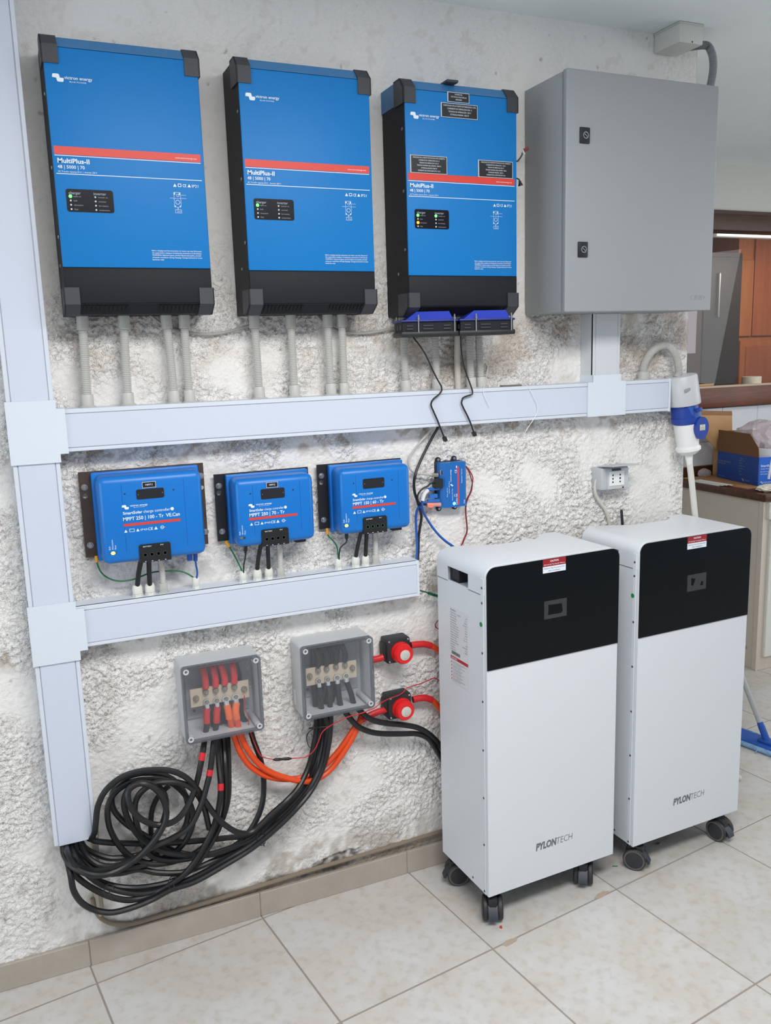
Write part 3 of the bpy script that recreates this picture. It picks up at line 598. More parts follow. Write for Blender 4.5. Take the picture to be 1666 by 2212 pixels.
child('box', MB().rbox(1.8715, 1.9575, -.108, -.003, 2.374, CEIL-.0045, .004, 2), mat('box_white', (205, 206, 200), .5), jb); child('lid', MB().rbox(1.8700, 1.9590, -.1095, -.0015, CEIL-.006, CEIL-.001, .001, 1), mat('box_white2', (190, 192, 188), .5), jb)
child('screw', MB().lathe([(.003, 0), (.002, .001)], (1.918, -.1075, 2.379), (0, -1, 0), 8), GUARD, jb)
P = [Vector((1.953, -.06, 2.385)), at(1526, 98, -.066), at(1537, 112, -.075), at(1541, 130, -.085), at(1541, 150, -.09), at(1538, 170, -.09), at(1534, 190, -.09), Vector((1.992, -.09, 2.205)), Vector((1.968, -.09, 2.178)), Vector((1.930, -.09, 2.168))]
conduit('corrugated_conduit', P, .0115, 'dark grey conduit curving from the ceiling box down into the cabinet side', None, m=CONDG)

# little loose wires between the plated inverter and the cabinet
A = Crop(13.825, 1100, 280)
solo('loose_wire', MB().tube([Vector((1.316, -.06, A.at(150, 960, -.06).z)), A.at(260, 940, -.06), A.at(330, 850, -.06), A.at(385, 760, -.06), A.at(395, 690, -.06)], .0022, 8), mat('wire_grey', (74, 70, 74), .5), 'short grey wire sticking out beside the plated inverter', 'wire')
w2 = solo('wire_connector', MB().tube([A.at(405, 610, -.062), A.at(430, 680, -.062), A.at(462, 745, -.062)], .003, 8), WHITEP, 'tiny white and red wire connector beside the plated inverter', 'connector')
child('red_tip', MB().tube([A.at(445, 620, -.063), A.at(500, 600, -.064), A.at(562, 558, -.065)], .0046, 8), mat('dull_red', (150, 60, 60), .5), w2)
P = [Vector((1.316, -.07, A.at(140, 1450, -.07).z)), A.at(240, 1458, -.07), A.at(290, 1480, -.07), A.at(315, 1530, -.07)]
w3 = solo('loose_wire', MB().tube(P, .0017, 8), RUBBER, 'short black wire with a flared plug beside the plated inverter', 'wire')
child('plug', MB().lathe([(.0028, 0), (.0036, .005), (.0062, .0105), (.0062, .013)], P[-1], (A.at(328, 1590, -.07)-P[-1]), 12), RUBBERG, w3)

# ================================================================ SOLAR CHARGE CONTROLLERS
BR1 = mat('bracket_brown', (74, 58, 50), .5, var=(30, (62, 47, 40), .3, .7)); BR2 = mat('bracket_black', (24, 24, 27), .45)
def controller(name_txt, crop, X0, X1, Z0, Z1, bx0, bx1, dep, brm, label, disp, sticker, marks, termpx, ledpx, lit, tx, knob, green_terms):
    t = thing('charge_controller', label, 'controller', (X0, 0, Z0), 0, 'blue solar charge controllers in a row')
    C = lambda n, mb, m, par=None, **k: (child(n, mb, m, t, **k) if par is None else sub(n, mb, m, par))
    def sub(n, mb, m, par): mb.v = [tuple(Vector(p)-t.location) for p in mb.v]; return obj(n, mb, m, par)
    y0 = -.016; h = Z1-Z0
    # heat-sink plate with keyholes
    zt = Z1+.002; zb = Z0+.008; kh = []
    for xs in ((bx0+X0)/2-.002, ):
        kh += [circ(xs, zb+h*.70, .0065)]
    if bx1-X1 > .006: kh += [circ((bx1+X1)/2+.001, zb+h*.68, .0055)]
    C('mounting_plate', holed_plate([(bx0, zb), (bx1, zb), (bx1, zt), (bx0, zt)], kh, y0, y0+.003), brm); s = MB()
    C('heat_sink', MB().box(X0+.004, X1-.004, y0+.003, -.001, Z0+.02, Z1-.01), brm, smooth=0)
    bolts = [((bx0+X0)/2-.002, zb+h*.80), ((bx0+X0)/2-.001, zb+h*.14)]
    if bx1-X1 > .006: bolts += [((bx1+X1)/2+.001, zb+h*.82), ((bx1+X1)/2+.003, zb+h*.15)]
    for x, z in bolts:
        b = MB().lathe([(.0078, 0), (.0078, .0016), (.0052, .0016), (.0052, .006), (.004, .007)], (x, y0, z), (0, -1, 0), 12); C('bolt', b, STEEL)
    # back shell and domed front
    C('back_shell', MB().rbox(X0, X1, -.034, y0, Z0, Z1, .004, 2), BLUEP)
    yf = -dep; i = .006
    b = MB().rbox(X0+i, X1-i, yf, -.03, Z0+.002, Z1-.005, .016, 5, sel=lambda e: not all(abs(v.co.y+.03) < 1e-4 for v in e.verts))
    C('front_cover', b, BLUEP)
    w = X1-X0
    for fx in (.235, .80): C('seam', MB().box(X0+w*fx-.0004, X0+w*fx+.0004, yf-.0001, yf+.002, Z0+.03, Z1-.022), mat('seam_blue', (6, 74, 152), .4), smooth=0)
    x0, x1, z0, z1 = disp; C('display_cover', MB().prism(rrect(x0, x1, z0, z1, .004), yf-.0012, yf+.001), mat('display_cover', (26, 28, 33), .4))
    for sx in (x0+.004, x1-.004): C('screw', MB().lathe([(.0014, 0), (.0010, .0006)], (sx, yf-.0012, (z0+z1)/2+.004*(1 if sx > (x0+x1)/2 else -1)*0), (0, -1, 0), 8), STEEL)
    for sx in (x0-.026, x1+.0225): C('recess_dot', MB().lathe([(.0022, 0), (.002, .0003)], (sx, yf, (z0+z1)/2+.004), (0, -1, 0), 10), mat('recess', (8, 44, 92), .6))
    if sticker:
        a0, a1, c0, c1, s_ = sticker; st = C('text_sticker', MB().box(a0, a1, yf-.0016, yf-.0004, c0, c1), PL); e = MB(); frame(e, a0-.0003, a1+.0003, c0-.0003, c1+.0003, .0011, yf-.0017); sub('sticker_edge', e, PE, st); e = MB(); text(e, s_, a0+(a1-a0)*.24, a1-(a1-a0)*.24, (c0+c1)/2-.002, .0042, yf-.0019); sub('sticker_lettering', e, PRINT, st)
    p = MB(); y = yf-.0003; lx, lz, ls = tx['logo']; logo(p, lx, lz, ls, y); a, b_ = tx['brand']; text(p, 'victron energy', a, b_, lz+ls*.55, ls*.40, y, .012); text(p, 'BLUE POWER', a+(b_-a)*.2, a+(b_-a)*.85, lz+ls*.22, ls*.16, y)
    a, b_, z, hh = tx['smart']; k_ = a+(b_-a)*.39; text(p, 'SmartSolar', a, k_-.0012, z, hh, y, .02); text(p, 'charge controller', k_+.0012, b_-hh*1.25, z, hh, y); p.prism(circ(b_-hh*.5, z+hh*.5, hh*.62), y, y-.0002)
    a, b_, z, hh = tx['model']; text(p, name_txt, a, b_, z, hh, y, .015)
    a, b_, z, hh = marks; q = (b_-a); tri(p, a, z, hh, y); frame(p, a+q*.13, a+q*.25, z, z+hh, .0009, y); tri(p, a+q*.29, z, hh, y); text(p, 'IP43', a+q*.40, a+q*.56, z+hh*.1, hh*.6, y); text(p, 'CE', a+q*.58, a+q*.70, z, hh*.85, y, .01); tri(p, a+q*.73, z, hh*1.1, y); ring(p, circ(a+q*.93, z+hh*.5, hh*.55), circ(a+q*.93, z+hh*.5, hh*.42), y); p.box(a+q*.88, a+q*1.0, y, y+.0002, z+hh*.42, z+hh*.55)
    L0, LZ = ledpx
    for kk, s_ in enumerate(('Bulk', 'Absorption', 'Float')):
        M = Matrix.Translation((L0-.005+kk*.0065, 0, LZ+.0085)) @ Matrix.Rotation(-math.pi/2, 4, 'Y'); textl(p, s_, 0, 0, .0036, y, 0, 0, M)
    C('lettering', p, PRINT, smooth=0)
    a, b_, z, hh = tx['bar']; C('red_band', MB().box(a, b_, yf-.0005, yf+.001, z, z+hh), RED, smooth=0)
    C('light_window', MB().prism(rrect(L0-.0075, L0+.0075, LZ-.003, LZ+.003, .0025), yf-.0004, yf+.001), mat('light_window', (30, 60, 110), .4))
    o = C('indicator_light', MB().lathe([(.0038, 0), (.0034, .0012), (.001, .0018)], (L0+(0 if lit else -.003), yf, LZ), (0, -1, 0), 12, sx=1.4), LED_Y if lit else mat('led_dark', (96, 104, 116), .4))
    if lit: o['label'] = 'lit yellow indicator'
    a, b_, z0, z1 = termpx; tb = C('terminal_block', MB().prism(rrect(a, b_, z0, z1, .005, 4, (0, 0, 1, 1)), yf-.0035, yf+.03), mat('terminal_black', (22, 23, 26), .45))
    q = MB(); text(q, 'BATTERY', a+(b_-a)*.13, a+(b_-a)*.40, z1-.0065, .0030, yf-.0037); text(q, 'PV', a+(b_-a)*.68, a+(b_-a)*.78, z1-.0060, .0030, yf-.0037); sub('terminal_lettering', q, PRINT, tb)
    for kk in range(4):
        xx = a+(b_-a)*(.18+.21*kk); sub('terminal_screw', MB().lathe([(.0048, 0), (.0048, .0006), (.0036, .0006), (.0034, -.003)], (xx, yf-.0035, z0+(z1-z0)*.42), (0, -1, 0), 14), mat('terminal_screw_green', (52, 84, 66), .5) if green_terms else mat('terminal_screw', (58, 60, 62), .5), tb)
        sub('polarity_mark', MB().box(xx-.0016, xx+.0016, yf-.0038, yf-.003, z0+.0015, z0+.0026), PRINT, tb)
    if knob: 
        kx = X1-w*.18; C('relay_plug', MB().rbox(kx-.016, kx+.012, -.075, -.055, Z0-.006, Z0+.004, .001, 1), RUBBERG)
    return t
U1 = Crop(5.206, 160, 980); U2 = Crop(6.664, 450, 980); U3 = Crop(6.664, 670, 970)
def rect_at(C, p, q, y): a, b = C.at(*p, y), C.at(*q, y); return (a.x, b.x, b.z, a.z)
def spec(C, y, d):
    o = {}
    for k, (x0, xa, x1, xb) in d.items(): pass
    return o
def cz(C, a, b, y): p = C.at(a, b, y); return p.x, p.z
def ctl(C, y, V_):
    a = lambda k: C.at(*V_[k], y)
    return dict(logo=(a('lg').x, a('lg').z, V_['ls']), brand=(a('b0').x, a('b1').x), smart=(a('s0').x, a('s1').x, (a('s0').z+a('s1').z)/2, V_['sh']), model=(a('m0').x, a('m1').x, (a('m0').z+a('m1').z)/2, V_['mh']), bar=(a('r0').x, a('r1').x, (a('r0').z+a('r1').z)/2, V_['rh']))
y = -.100
d = U1.at(705, 515, y); e = U1.at(1008, 385, y); s0 = U1.at(768, 390, y); s1 = U1.at(915, 310, y); mk = U1.at(565, 885, y), U1.at(1025, 845, y); tb0 = U1.at(737, 1160, y), U1.at(1080, 990, y); ld = U1.at(440, 1120, y)
controller('MPPT 250 | 100 - Tr  VE.Can', U1, .2110, .4640, 1.0720, 1.2850, .1845, .4800, .100, BR1, 'largest blue solar charge controller, brown-bracketed, nearest the vertical trunking',
           (d.x, e.x, (d.z+U1.at(1005, 490, y).z)/2, (e.z+U1.at(705, 400, y).z)/2), (s0.x, s1.x, (s0.z+U1.at(915, 372, y).z)/2, (s1.z+U1.at(765, 320, y).z)/2, 'MPPT1'),
           (mk[0].x, mk[1].x, (mk[0].z+mk[1].z)/2, .0075), (tb0[0].x, tb0[1].x, 1.0715, (U1.at(745, 1022, y).z+tb0[1].z)/2), (ld.x, ld.z), True,
           ctl(U1, y, dict(lg=(540, 632), ls=.0105, b0=(630, 600), b1=(828, 575), s0=(550, 688), s1=(1120, 632), sh=.0066, m0=(555, 757), m1=(1190, 695), mh=.0082, r0=(560, 820), r1=(1198, 757), rh=.0062)), False, False)
y = -.095
def mid(C, p, q, y): return (C.at(*p, y).z+C.at(*q, y).z)/2
controller('MPPT 250 | 70 - Tr', U2, .5310, .7470, 1.0750, 1.2530, .5045, .7535, .095, BR2, 'blue solar charge controller with a small black sticker, between two like it',
           (U2.at(757, 600, y).x, U2.at(1100, 600, y).x, mid(U2, (770, 658), (1098, 628), y), mid(U2, (757, 512), (1095, 485), y)), (U2.at(835, 450, y).x, U2.at(1000, 450, y).x, mid(U2, (845, 490), (998, 478), y), mid(U2, (835, 415), (998, 402), y), 'MPPT2'),
           (U2.at(600, 1000, y).x, U2.at(1120, 1000, y).x, mid(U2, (600, 1032), (1110, 985), y), .0075), (U2.at(760, 1100, y).x, U2.at(1150, 1100, y).x, 1.0745, mid(U2, (765, 1095), (1140, 1055), y)), (U2.at(497, 1215, y).x, U2.at(497, 1215, y).z), False,
           ctl(U2, y, dict(lg=(582, 785), ls=.0100, b0=(685, 745), b1=(915, 715), s0=(592, 838), s1=(1128, 785), sh=.0060, m0=(595, 908), m1=(1100, 858), mh=.0082, r0=(588, 962), r1=(1285, 888), rh=.0060)), True, False)
controller('MPPT 150 | 60 - Tr', U3, .8060, 1.0200, 1.0760, 1.2560, .7780, 1.0215, .095, BR2, 'blue solar charge controller without a sticker, nearest the small blue box with red wires',
           (U3.at(760, 500, y).x, U3.at(1068, 500, y).x, mid(U3, (770, 573), (1065, 545), y), mid(U3, (760, 432), (1062, 407), y)), None,
           (U3.at(620, 900, y).x, U3.at(1082, 900, y).x, mid(U3, (620, 932), (1070, 888), y), .0075), (U3.at(757, 1000, y).x, U3.at(1100, 1000, y).x, 1.0755, mid(U3, (765, 985), (1095, 952), y)), (U3.at(525, 1103, y).x, U3.at(525, 1103, y).z), True,
           ctl(U3, y, dict(lg=(610, 695), ls=.0092, b0=(700, 660), b1=(907, 635), s0=(615, 752), s1=(1095, 700), sh=.0058, m0=(618, 815), m1=(1060, 768), mh=.0080, r0=(612, 865), r1=(1232, 792), rh=.0060)), True, True)

# glands, conduits and leads between the controllers and the lower trunking
ZT2 = .9738
def gland(x, y, r, label, grp='cable glands on the lower trunking'):
    m = MB().lathe([(r*1.02, 0), (r*1.02, .006), (r*.92, .007)], (x, y, ZT2), n=6).lathe([(r*.88, .006), (r, .008), (r, .021), (r*.82, .028), (r*.62, .0295)], (x, y, ZT2), n=16)
    return solo('cable_gland', m, GLAND, label, 'gland', grp)
UN = ('the largest blue controller', 'the middle blue controller', 'the blue controller without a sticker')
YM = -.034
def down(C, pts, r, m, name, label, y0, grp=None, cat='cable', pitch=None):
    n = len(pts); P = [C.at(a, b, y0+(YM-y0)*min(1, i/(n-1))) for i, (a, b) in enumerate(pts)]; P[-1] = Vector((C.at(*pts[-1], YM).x, YM, P[-1].z))
    if pitch: return P
    return P, solo(name, MB().tube(P, r, 10), m, label, cat, grp)
def lead(C, u, pts, r, which, gr, y0=-.080):
    P, o = down(C, pts, r, RUBBER, 'battery_cable', 'thick black cable from %s, %s of its pair' % (UN[u], which), y0, 'thick black leads of the controllers')
    gland(P[-1].x, YM, gr, 'white cable gland holding the %s thick black lead of %s' % (which, UN[u]))
lead(U1, 0, [(775, 1130), (755, 1200), (730, 1320), (717, 1430), (712, 1520)], .0060, 'left-hand', .0125); lead(U1, 0, [(845, 1130), (843, 1220), (845, 1330), (850, 1430), (854, 1520)], .0060, 'right-hand', .0125)
lead(U2, 1, [(780, 1235), (755, 1330), (730, 1450), (712, 1580), (705, 1710)], .0054, 'left-hand', .0115); lead(U2, 1, [(860, 1235), (858, 1340), (862, 1460), (868, 1580), (870, 1700)], .0054, 'right-hand', .0115)
lead(U3, 2, [(750, 1135), (725, 1230), (695, 1360), (672, 1470), (655, 1590)], .0054, 'left-hand', .0112); lead(U3, 2, [(822, 1135), (815, 1240), (806, 1360), (802, 1470), (796, 1580)], .0054, 'right-hand', .0112)
for C, u, pts in ((U1, 0, ((970, 1130), (985, 1290), (1005, 1500))), (U2, 1, ((1010, 1240), (1028, 1430), (1040, 1690))), (U3, 2, ((928, 1130), (938, 1330), (945, 1570)))):
    a = C.at(*pts[0], -.07); b = C.at(*pts[1], -.05); c = C.at(*pts[2], YM); c.z = ZT2
    conduit('corrugated_conduit', [a, b, c], .0078, 'grey corrugated conduit rising from the lower trunking into %s' % UN[u], 'conduits of the controllers', True, pitch=.0036, couplen=.028)
# earth leads and plugs
def path(C, pts, ys):
    n = len(pts); return [C.at(a, b, ys[0]+(ys[1]-ys[0])*i/(n-1)) for i, (a, b) in enumerate(pts)]
def earth(C, u, term, pts, glx):
    P = path(C, pts, (-.03, YM)); P[-1].y = YM
    o = solo('earth_wire', MB().tube(P, .0019, 8), GREEN, 'green earth wire with a yellow terminal from %s' % UN[u], 'wire', 'green earth wires')
    child('terminal', MB().tube(path(C, term, (-.028, -.03)), .0036, 8), YELLOW, o); return P
p1 = earth(U1, 0, [(248, 1150), (252, 1185), (255, 1222)], [(255, 1215), (275, 1280), (310, 1340), (360, 1385), (430, 1418), (500, 1432), (570, 1432), (640, 1420), (700, 1402), (760, 1378), (830, 1350), (900, 1332), (970, 1325), (1050, 1320), (1120, 1318), (1190, 1322), (1250, 1338), (1310, 1370), (1355, 1405), (1372, 1450)], 0)
p2 = earth(U2, 1, [(245, 1262), (272, 1300), (302, 1340)], [(298, 1335), (345, 1410), (400, 1510), (450, 1610), (485, 1690), (500, 1760)], 0)
p3 = earth(U3, 2, [(243, 1140), (245, 1185), (246, 1228)], [(246, 1222), (275, 1265), (325, 1315), (368, 1370), (392, 1430), (402, 1510), (407, 1650)], 0)
for u, P in enumerate((p1, p2, p3)): gland(P[-1].x, YM, .0100, 'small white gland holding the green earth wire of %s' % UN[u])
P = path(U1, [(1365, 1195), (1372, 1250), (1384, 1310), (1386, 1360), (1377, 1410), (1374, 1455)], (-.06, YM)); o = solo('network_cable', MB().tube(P, .0024, 8), BLUEW, 'blue network cable plugged under the largest blue controller', 'cable')
child('plug', MB().tube(path(U1, [(1365, 1085), (1366, 1150), (1366, 1205)], (-.062, -.06)), .0052, 6, smooth=False), BLUEW, o)
solo('network_terminator', MB().rbox(U1.at(1268, 1150, -.06).x, U1.at(1328, 1150, -.06).x, -.068, -.055, U1.at(1300, 1200, -.06).z, 1.074, .001, 1), mat('terminator_blue', (30, 92, 176), .45), 'blue network terminator plug under the largest blue controller', 'plug')
for C, u, plug, pts in ((U2, 1, [(537, 1270), (538, 1340), (537, 1400)], [(537, 1395), (538, 1450), (528, 1520), (512, 1600), (508, 1680), (512, 1760)]), (U3, 2, [(522, 1165), (525, 1230), (527, 1285)], [(527, 1280), (530, 1320), (510, 1355), (470, 1385), (435, 1425), (422, 1490), (418, 1560), (420, 1650)])):
    P = path(C, plug, (-.07, -.065)); o = solo('data_cable', MB().tube(path(C, pts, (-.065, YM-.004)), .0019, 8), RUBBER, 'thin black data cable with a moulded plug under %s' % UN[u], 'cable', 'black data cables of the controllers')
    child('plug', MB().tube(P, .0050, 8, smooth=False).tube([P[-1], P[-1]*1.5-P[-2]*.5], .0030, 8, smooth=False), RUBBERG, o)

# ================================================================ SMALL BLUE CONTROL UNIT
GX = Crop(7.372, 870, 920)
gx0, gx1, gz0, gz1 = 1.1340, 1.2130, 1.1100, 1.2360
gt = thing('control_unit', 'small upright blue control box with red stripe and plugs on its left side', 'controller', (gx0, 0, gz0))
m = MB()
for x in (gx0+.004, gx0+.055):
    for z in (gz0-.006, gz1+.006): m.lathe([(.0085, 0), (.0085, .004)], (x+.004, -.002, z), (0, -1, 0), 14)
m.rbox(gx0-.004, gx1-.002, -.010, -.001, gz0-.002, gz1+.002, .002); child('base', m, RUBBERG, gt)
child('case', MB().prism([(gx0, -.008), (gx0, -.030), (gx0+.012, -.040), (gx1-.006, -.042), (gx1, -.038), (gx1, -.008)], gz0, gz1, 'z'), mat('gx_blue', (18, 100, 176), .42), gt, 20)
for x in (gx0+.008, gx0+.059):
    for z in (gz0-.0065, gz1+.0065): child('bolt', MB().lathe([(.0045, 0), (.004, .003), (.002, .0036)], (x, -.006, z), (0, -1, 0), 10), STEEL, gt)
fx = lambda a: gx0+.012+a*(gx1-gx0-.018)
child('red_band', MB().add([(fx(.62), -.04135, gz0+.006), (fx(.70), -.0415, gz0+.006), (fx(.70), -.0415, gz1-.012), (fx(.62), -.04135, gz1-.012)], [(0, 1, 2, 3)]), RED, gt, 0)
p = MB(); yv = -.0422
def vt(s, x, z, h, k=1.0): textl(p, s, 0, 0, h, yv, .01, 0, Matrix.Translation((x, 0, z)) @ Matrix.Rotation(-math.pi/2, 4, 'Y'), k)
vt('Cerbo GX', fx(.60), gz0+.006, .0052); vt('victron energy', fx(.30), gz0+.072, .0042); vt('CE', fx(.58), gz1-.030, .006); vt('Temperature  Tank level', fx(.86), gz0+.066, .0028); vt('VE.Can  BMS-Can', fx(.10), gz0+.030, .0026); vt('VE.Direct  USB  Power', fx(.20), gz0+.040, .0026); vt('Relay', fx(.98), gz0+.008, .0036); vt('Bluetooth  Wi-Fi  Status', fx(.36), gz0+.020, .0024); vt('MK3', fx(.47), gz0+.03, .0026)
logo(p, fx(.24), gz0+.060, .006, yv); p.box(fx(.55), fx(.60), yv, yv+.0003, gz1-.016, gz1-.009); child('lettering', p, PRINT, gt, 0)
child('hdmi_port', MB().rbox(gx0+.001, gx0+.008, -.0345, -.028, gz1-.034, gz1-.018, .001, 1), STEEL, gt); child('hdmi_slot', MB().box(gx0+.002, gx0+.0065, -.0350, -.0335, gz1-.032, gz1-.020), RUBBERG, gt, 0)
child('indicator_light', MB().lathe([(.0045, 0), (.003, .0012)], (fx(.44), -.0412, gz0+.010), (0, -1, 0), 12), LED_B, gt, label='lit blue indicator')
for z in (gz1-.020, gz1-.045): child('terminal', MB().rbox(gx1-.002, gx1+.004, -.032, -.016, z-.010, z+.008, .001, 1), mat('terminal_dark', (26, 24, 44), .5), gt)
# leads of the control unit
def gcable(pts, r, m_, label, name='cable', parts=()):
    P = [GX.at(a, b, y) for a, b, y in pts]; return P, solo(name, MB().tube(P, r, 8), m_, label, 'cable')
GRC = mat('grey_cable', (186, 184, 178), .5)
P, o = gcable([(490, 20, -.03), (430, 90, -.024), (330, 200, -.018), (210, 340, -.016), (130, 460, -.016), (95, 560, -.018), (105, 650, -.02), (150, 720, -.022), (220, 752, -.024), (320, 768, -.025), (420, 778, -.025), (480, 785, -.025)], .0030, GRC, 'light grey network cable looping into the small blue control box'); child('plug', MB().tube([GX.at(470, 785, -.025), GX.at(560, 785, -.026)], .0058, 6, smooth=False), mat('plug_clear', (150, 146, 138), .3), o)
P, o = gcable([(590, -20, -.03), (555, 40, -.03), (480, 170, -.024), (400, 320, -.022), (320, 480, -.022), (240, 660, -.024), (205, 770, -.030), (183, 880, -.030), (182, 980, -.030), (200, 1090, -.03), (235, 1190, -.03), (262, 1290, -.03), (290, 1380, -.026), (300, 1460, -.024), (278, 1600, -.024), (255, 1780, -.024), (250, 1960, -.026), (240, 2140, -.03)], .0040, RUBBER, 'black cable dropping past the small blue control box between the two trunkings')
P, o = gcable([(520, 900, -.04), (440, 920, -.042), (400, 960, -.044), (320, 1000, -.044), (255, 1070, -.044), (235, 1160, -.044), (270, 1225, -.044), (330, 1252, -.043), (380, 1255, -.042)], .0028, RUBBER, 'black usb lead curling from the hdmi plug beside the control box')
child('plug', MB().prism([(GX.at(480, 900, -.03).x, GX.at(470, 985, -.03).z), (GX.at(600, 985, -.03).x, GX.at(590, 985, -.03).z), (GX.at(600, 840, -.03).x, GX.at(590, 835, -.03).z), (GX.at(520, 835, -.03).x, GX.at(500, 835, -.03).z), (GX.at(470, 890, -.03).x, GX.at(470, 920, -.03).z)], -.046, -.028), RUBBERG, o)
CL = mat('stick_plastic', (214, 150, 140), .3)
us = solo('usb_stick', MB().tube([GX.at(380, 1255, -.038), GX.at(480, 1252, -.036), GX.at(600, 1252, -.034)], .0060, 8, smooth=False), CL, 'translucent usb stick glowing red at the lower left of the control box', 'usb stick')
child('indicator_light', MB().lathe([(.0042, 0), (.0035, .0014), (.001, .002)], GX.at(450, 1275, -.0425), (0, -1, 0), 12, sx=1.7), LED_R, us, label='lit red indicator')
P, o = gcable([(560, 1195, -.035), (480, 1200, -.036), (400, 1205, -.036), (340, 1225, -.036), (280, 1265, -.034), (235, 1330, -.03), (215, 1430, -.028), (212, 1560, -.026), (222, 1720, -.026), (230, 1880, -.028), (225, 2060, -.03), (220, 2140, -.034)], .0034, BLUEW, 'blue network cable dropping straight from the control box to the lower trunking')
child('plug', MB().tube([GX.at(400, 1195, -.036), GX.at(470, 1190, -.036), GX.at(580, 1190, -.033)], .0052, 6, smooth=False), mat('plug_blue', (40, 110, 190), .4), o)
P, o = gcable([(545, 1005, -.034), (470, 1010, -.036), (400, 1040, -.04), (345, 1100, -.044), (315, 1190, -.046), (310, 1280, -.046), (335, 1380, -.042), (400, 1500, -.036), (480, 1620, -.03), (580, 1740, -.028), (690, 1840, -.028), (790, 1910, -.03), (860, 1960, -.032)], .0036, BLUEW, 'blue network cable curving from the control box down behind the nearer white battery')
child('plug', MB().tube([GX.at(385, 1015, -.038), GX.at(460, 1005, -.036), GX.at(580, 1000, -.033)], .0050, 6, smooth=False), mat('plug_blue', (40, 110, 190), .4), o)
child('label_sleeve', MB().tube([GX.at(400, 1025, -.0405), GX.at(345, 1085, -.0445), GX.at(312, 1195, -.0465)], .0056, 8), mat('sleeve_white', (225, 226, 228), .5), o)
solo('network_plug', MB().rbox(GX.at(420, 1100, -.036).x, GX.at(545, 1100, -.036).x, -.042, -.030, GX.at(480, 1150, -.036).z, GX.at(480, 1085, -.036).z, .001, 1), mat('plug_blue', (40, 110, 190), .4), 'square blue terminator plug on the left side of the control box', 'plug')
REDW = mat('red_wire', (160, 38, 44), .45)
for k, pts in enumerate(([(1010, 640, -.02), (1050, 690, -.022), (1100, 770, -.022), (1120, 840, -.02), (1108, 920, -.016), (1095, 1000, -.014), (1065, 1090, -.014), (1025, 1160, -.014), (1008, 1240, -.014), (1000, 1330, -.014), (1008, 1450, -.014), (1022, 1590, -.014), (1020, 1690, -.014), (980, 1790, -.016), (945, 1880, -.02), (920, 1950, -.02)],
                         [(1012, 650, -.025), (1035, 690, -.025), (1070, 760, -.024), (1095, 850, -.022), (1110, 900, -.020), (1100, 1010, -.018), (1072, 1090, -.018), (1035, 1160, -.018), (1015, 1240, -.018), (1006, 1340, -.018), (1014, 1450, -.018), (1028, 1590, -.018), (1026, 1692, -.018), (988, 1790, -.02), (952, 1880, -.02)])):
    gcable(pts, .0018, REDW if k == 0 else mat('red_wire_dark', (122, 30, 40), .45), ('bright red wire' if k == 0 else 'darker red wire')+' looping right of the control box down behind the nearer battery', 'wire')

# ================================================================ TWO CLEAR-LIDDED JUNCTION BOXES
B1 = Crop(6.94, 360, 1370); B2 = Crop(4.628, 600, 1330)
LIDM = clear('clear_lid', (253, 253, 254), haze=.06, hazecol=(176, 180, 186)); LIDR = clear('clear_rim', (180, 184, 190), haze=.24, hazecol=(150, 154, 160))
PLATE = mat('back_plate', (168, 172, 178), .5)
def jbox(x0, x1, z0, z1, label):
    t = thing('junction_box', label, 'junction box', (x0, 0, z0), 0, 'clear-lidded junction boxes'); d = -.086; k = .0045; r = .010
    m = MB()
    o_ = rrect(x0, x1, z0, z1, r, 5); i_ = rrect(x0+k, x1-k, z0+k, z1-k, r-k, 5); n = len(o_)
    v = [(a, -.001, b) for a, b in o_]+[(a, d, b) for a, b in o_]+[(a, d, b) for a, b in i_]+[(a, -.006, b) for a, b in i_]; f = []
    for s in range(3): f += [(s*n+q, s*n+(q+1) % n, (s+1)*n+(q+1) % n, (s+1)*n+q) for q in range(n)]
    f += [tuple(range(3*n, 4*n)), tuple(range(n-1, -1, -1))]; m.add(v, f)
    for cx, cz in ((x0+.013, z0+.013), (x1-.013, z0+.013), (x0+.013, z1-.013), (x1-.013, z1-.013)): m.lathe([(.008, .006), (.008, -d)], (cx, 0, cz), (0, -1, 0), 14)
    child('body', m, GREYBOX, t)
    child('back_plate', MB().box(x0+.022, x1-.016, -.011, -.008, z0+.03, z1-.03), PLATE, t, 0); child('plate_screw', MB().lathe([(.004, 0), (.003, .002)], (x0+.040, -.011, z0+.050), (0, -1, 0), 10), mat('screw_blue', (70, 80, 96), .5), t)
    L = child('clear_lid', MB().prism(rrect(x0+.004, x1-.004, z0+.004, z1-.004, r-.003, 5), -.0985, -.0965), LIDM, t)
    m = MB(); n = len(o_); j_ = rrect(x0+.007, x1-.007, z0+.007, z1-.007, r-.005, 5)
    v = [(a, d-.0005, b) for a, b in o_]+[(a, -.099, b) for a, b in o_]+[(a, -.099, b) for a, b in j_]+[(a, d-.0005, b) for a, b in j_]; f = []
    for s in range(3): f += [(s*n+q, s*n+(q+1) % n, (s+1)*n+(q+1) % n, (s+1)*n+q) for q in range(n)]
    child('lid_rim', m.add(v, f), LIDR, t)
    for cx, cz in ((x0+.012, z0+.012), (x1-.012, z0+.012), (x0+.012, z1-.012), (x1-.012, z1-.012)):
        s = child('lid_screw', MB().lathe([(.0072, -.012), (.0072, .0008), (.0050, .0012), (.0046, -.001)], (cx, -.0985, cz), (0, -1, 0), 16), mat('lid_screw', (206, 208, 208), .4), t)
        child('screw_slot', MB().box(cx-.003, cx+.003, -.0986, -.0978, cz-.0007, cz+.0007).box(cx-.0007, cx+.0007, -.0986, -.0978, cz-.003, cz+.003), mat('slot_dark', (70, 72, 74), .5), t, 0)
    # small hinge clip on the left side
    child('side_clip', MB().rbox(x0-.0035, x0+.001, -.030, -.016, z0+.020, z0+.062, .001, 1), GREYBOX, t)
    return t
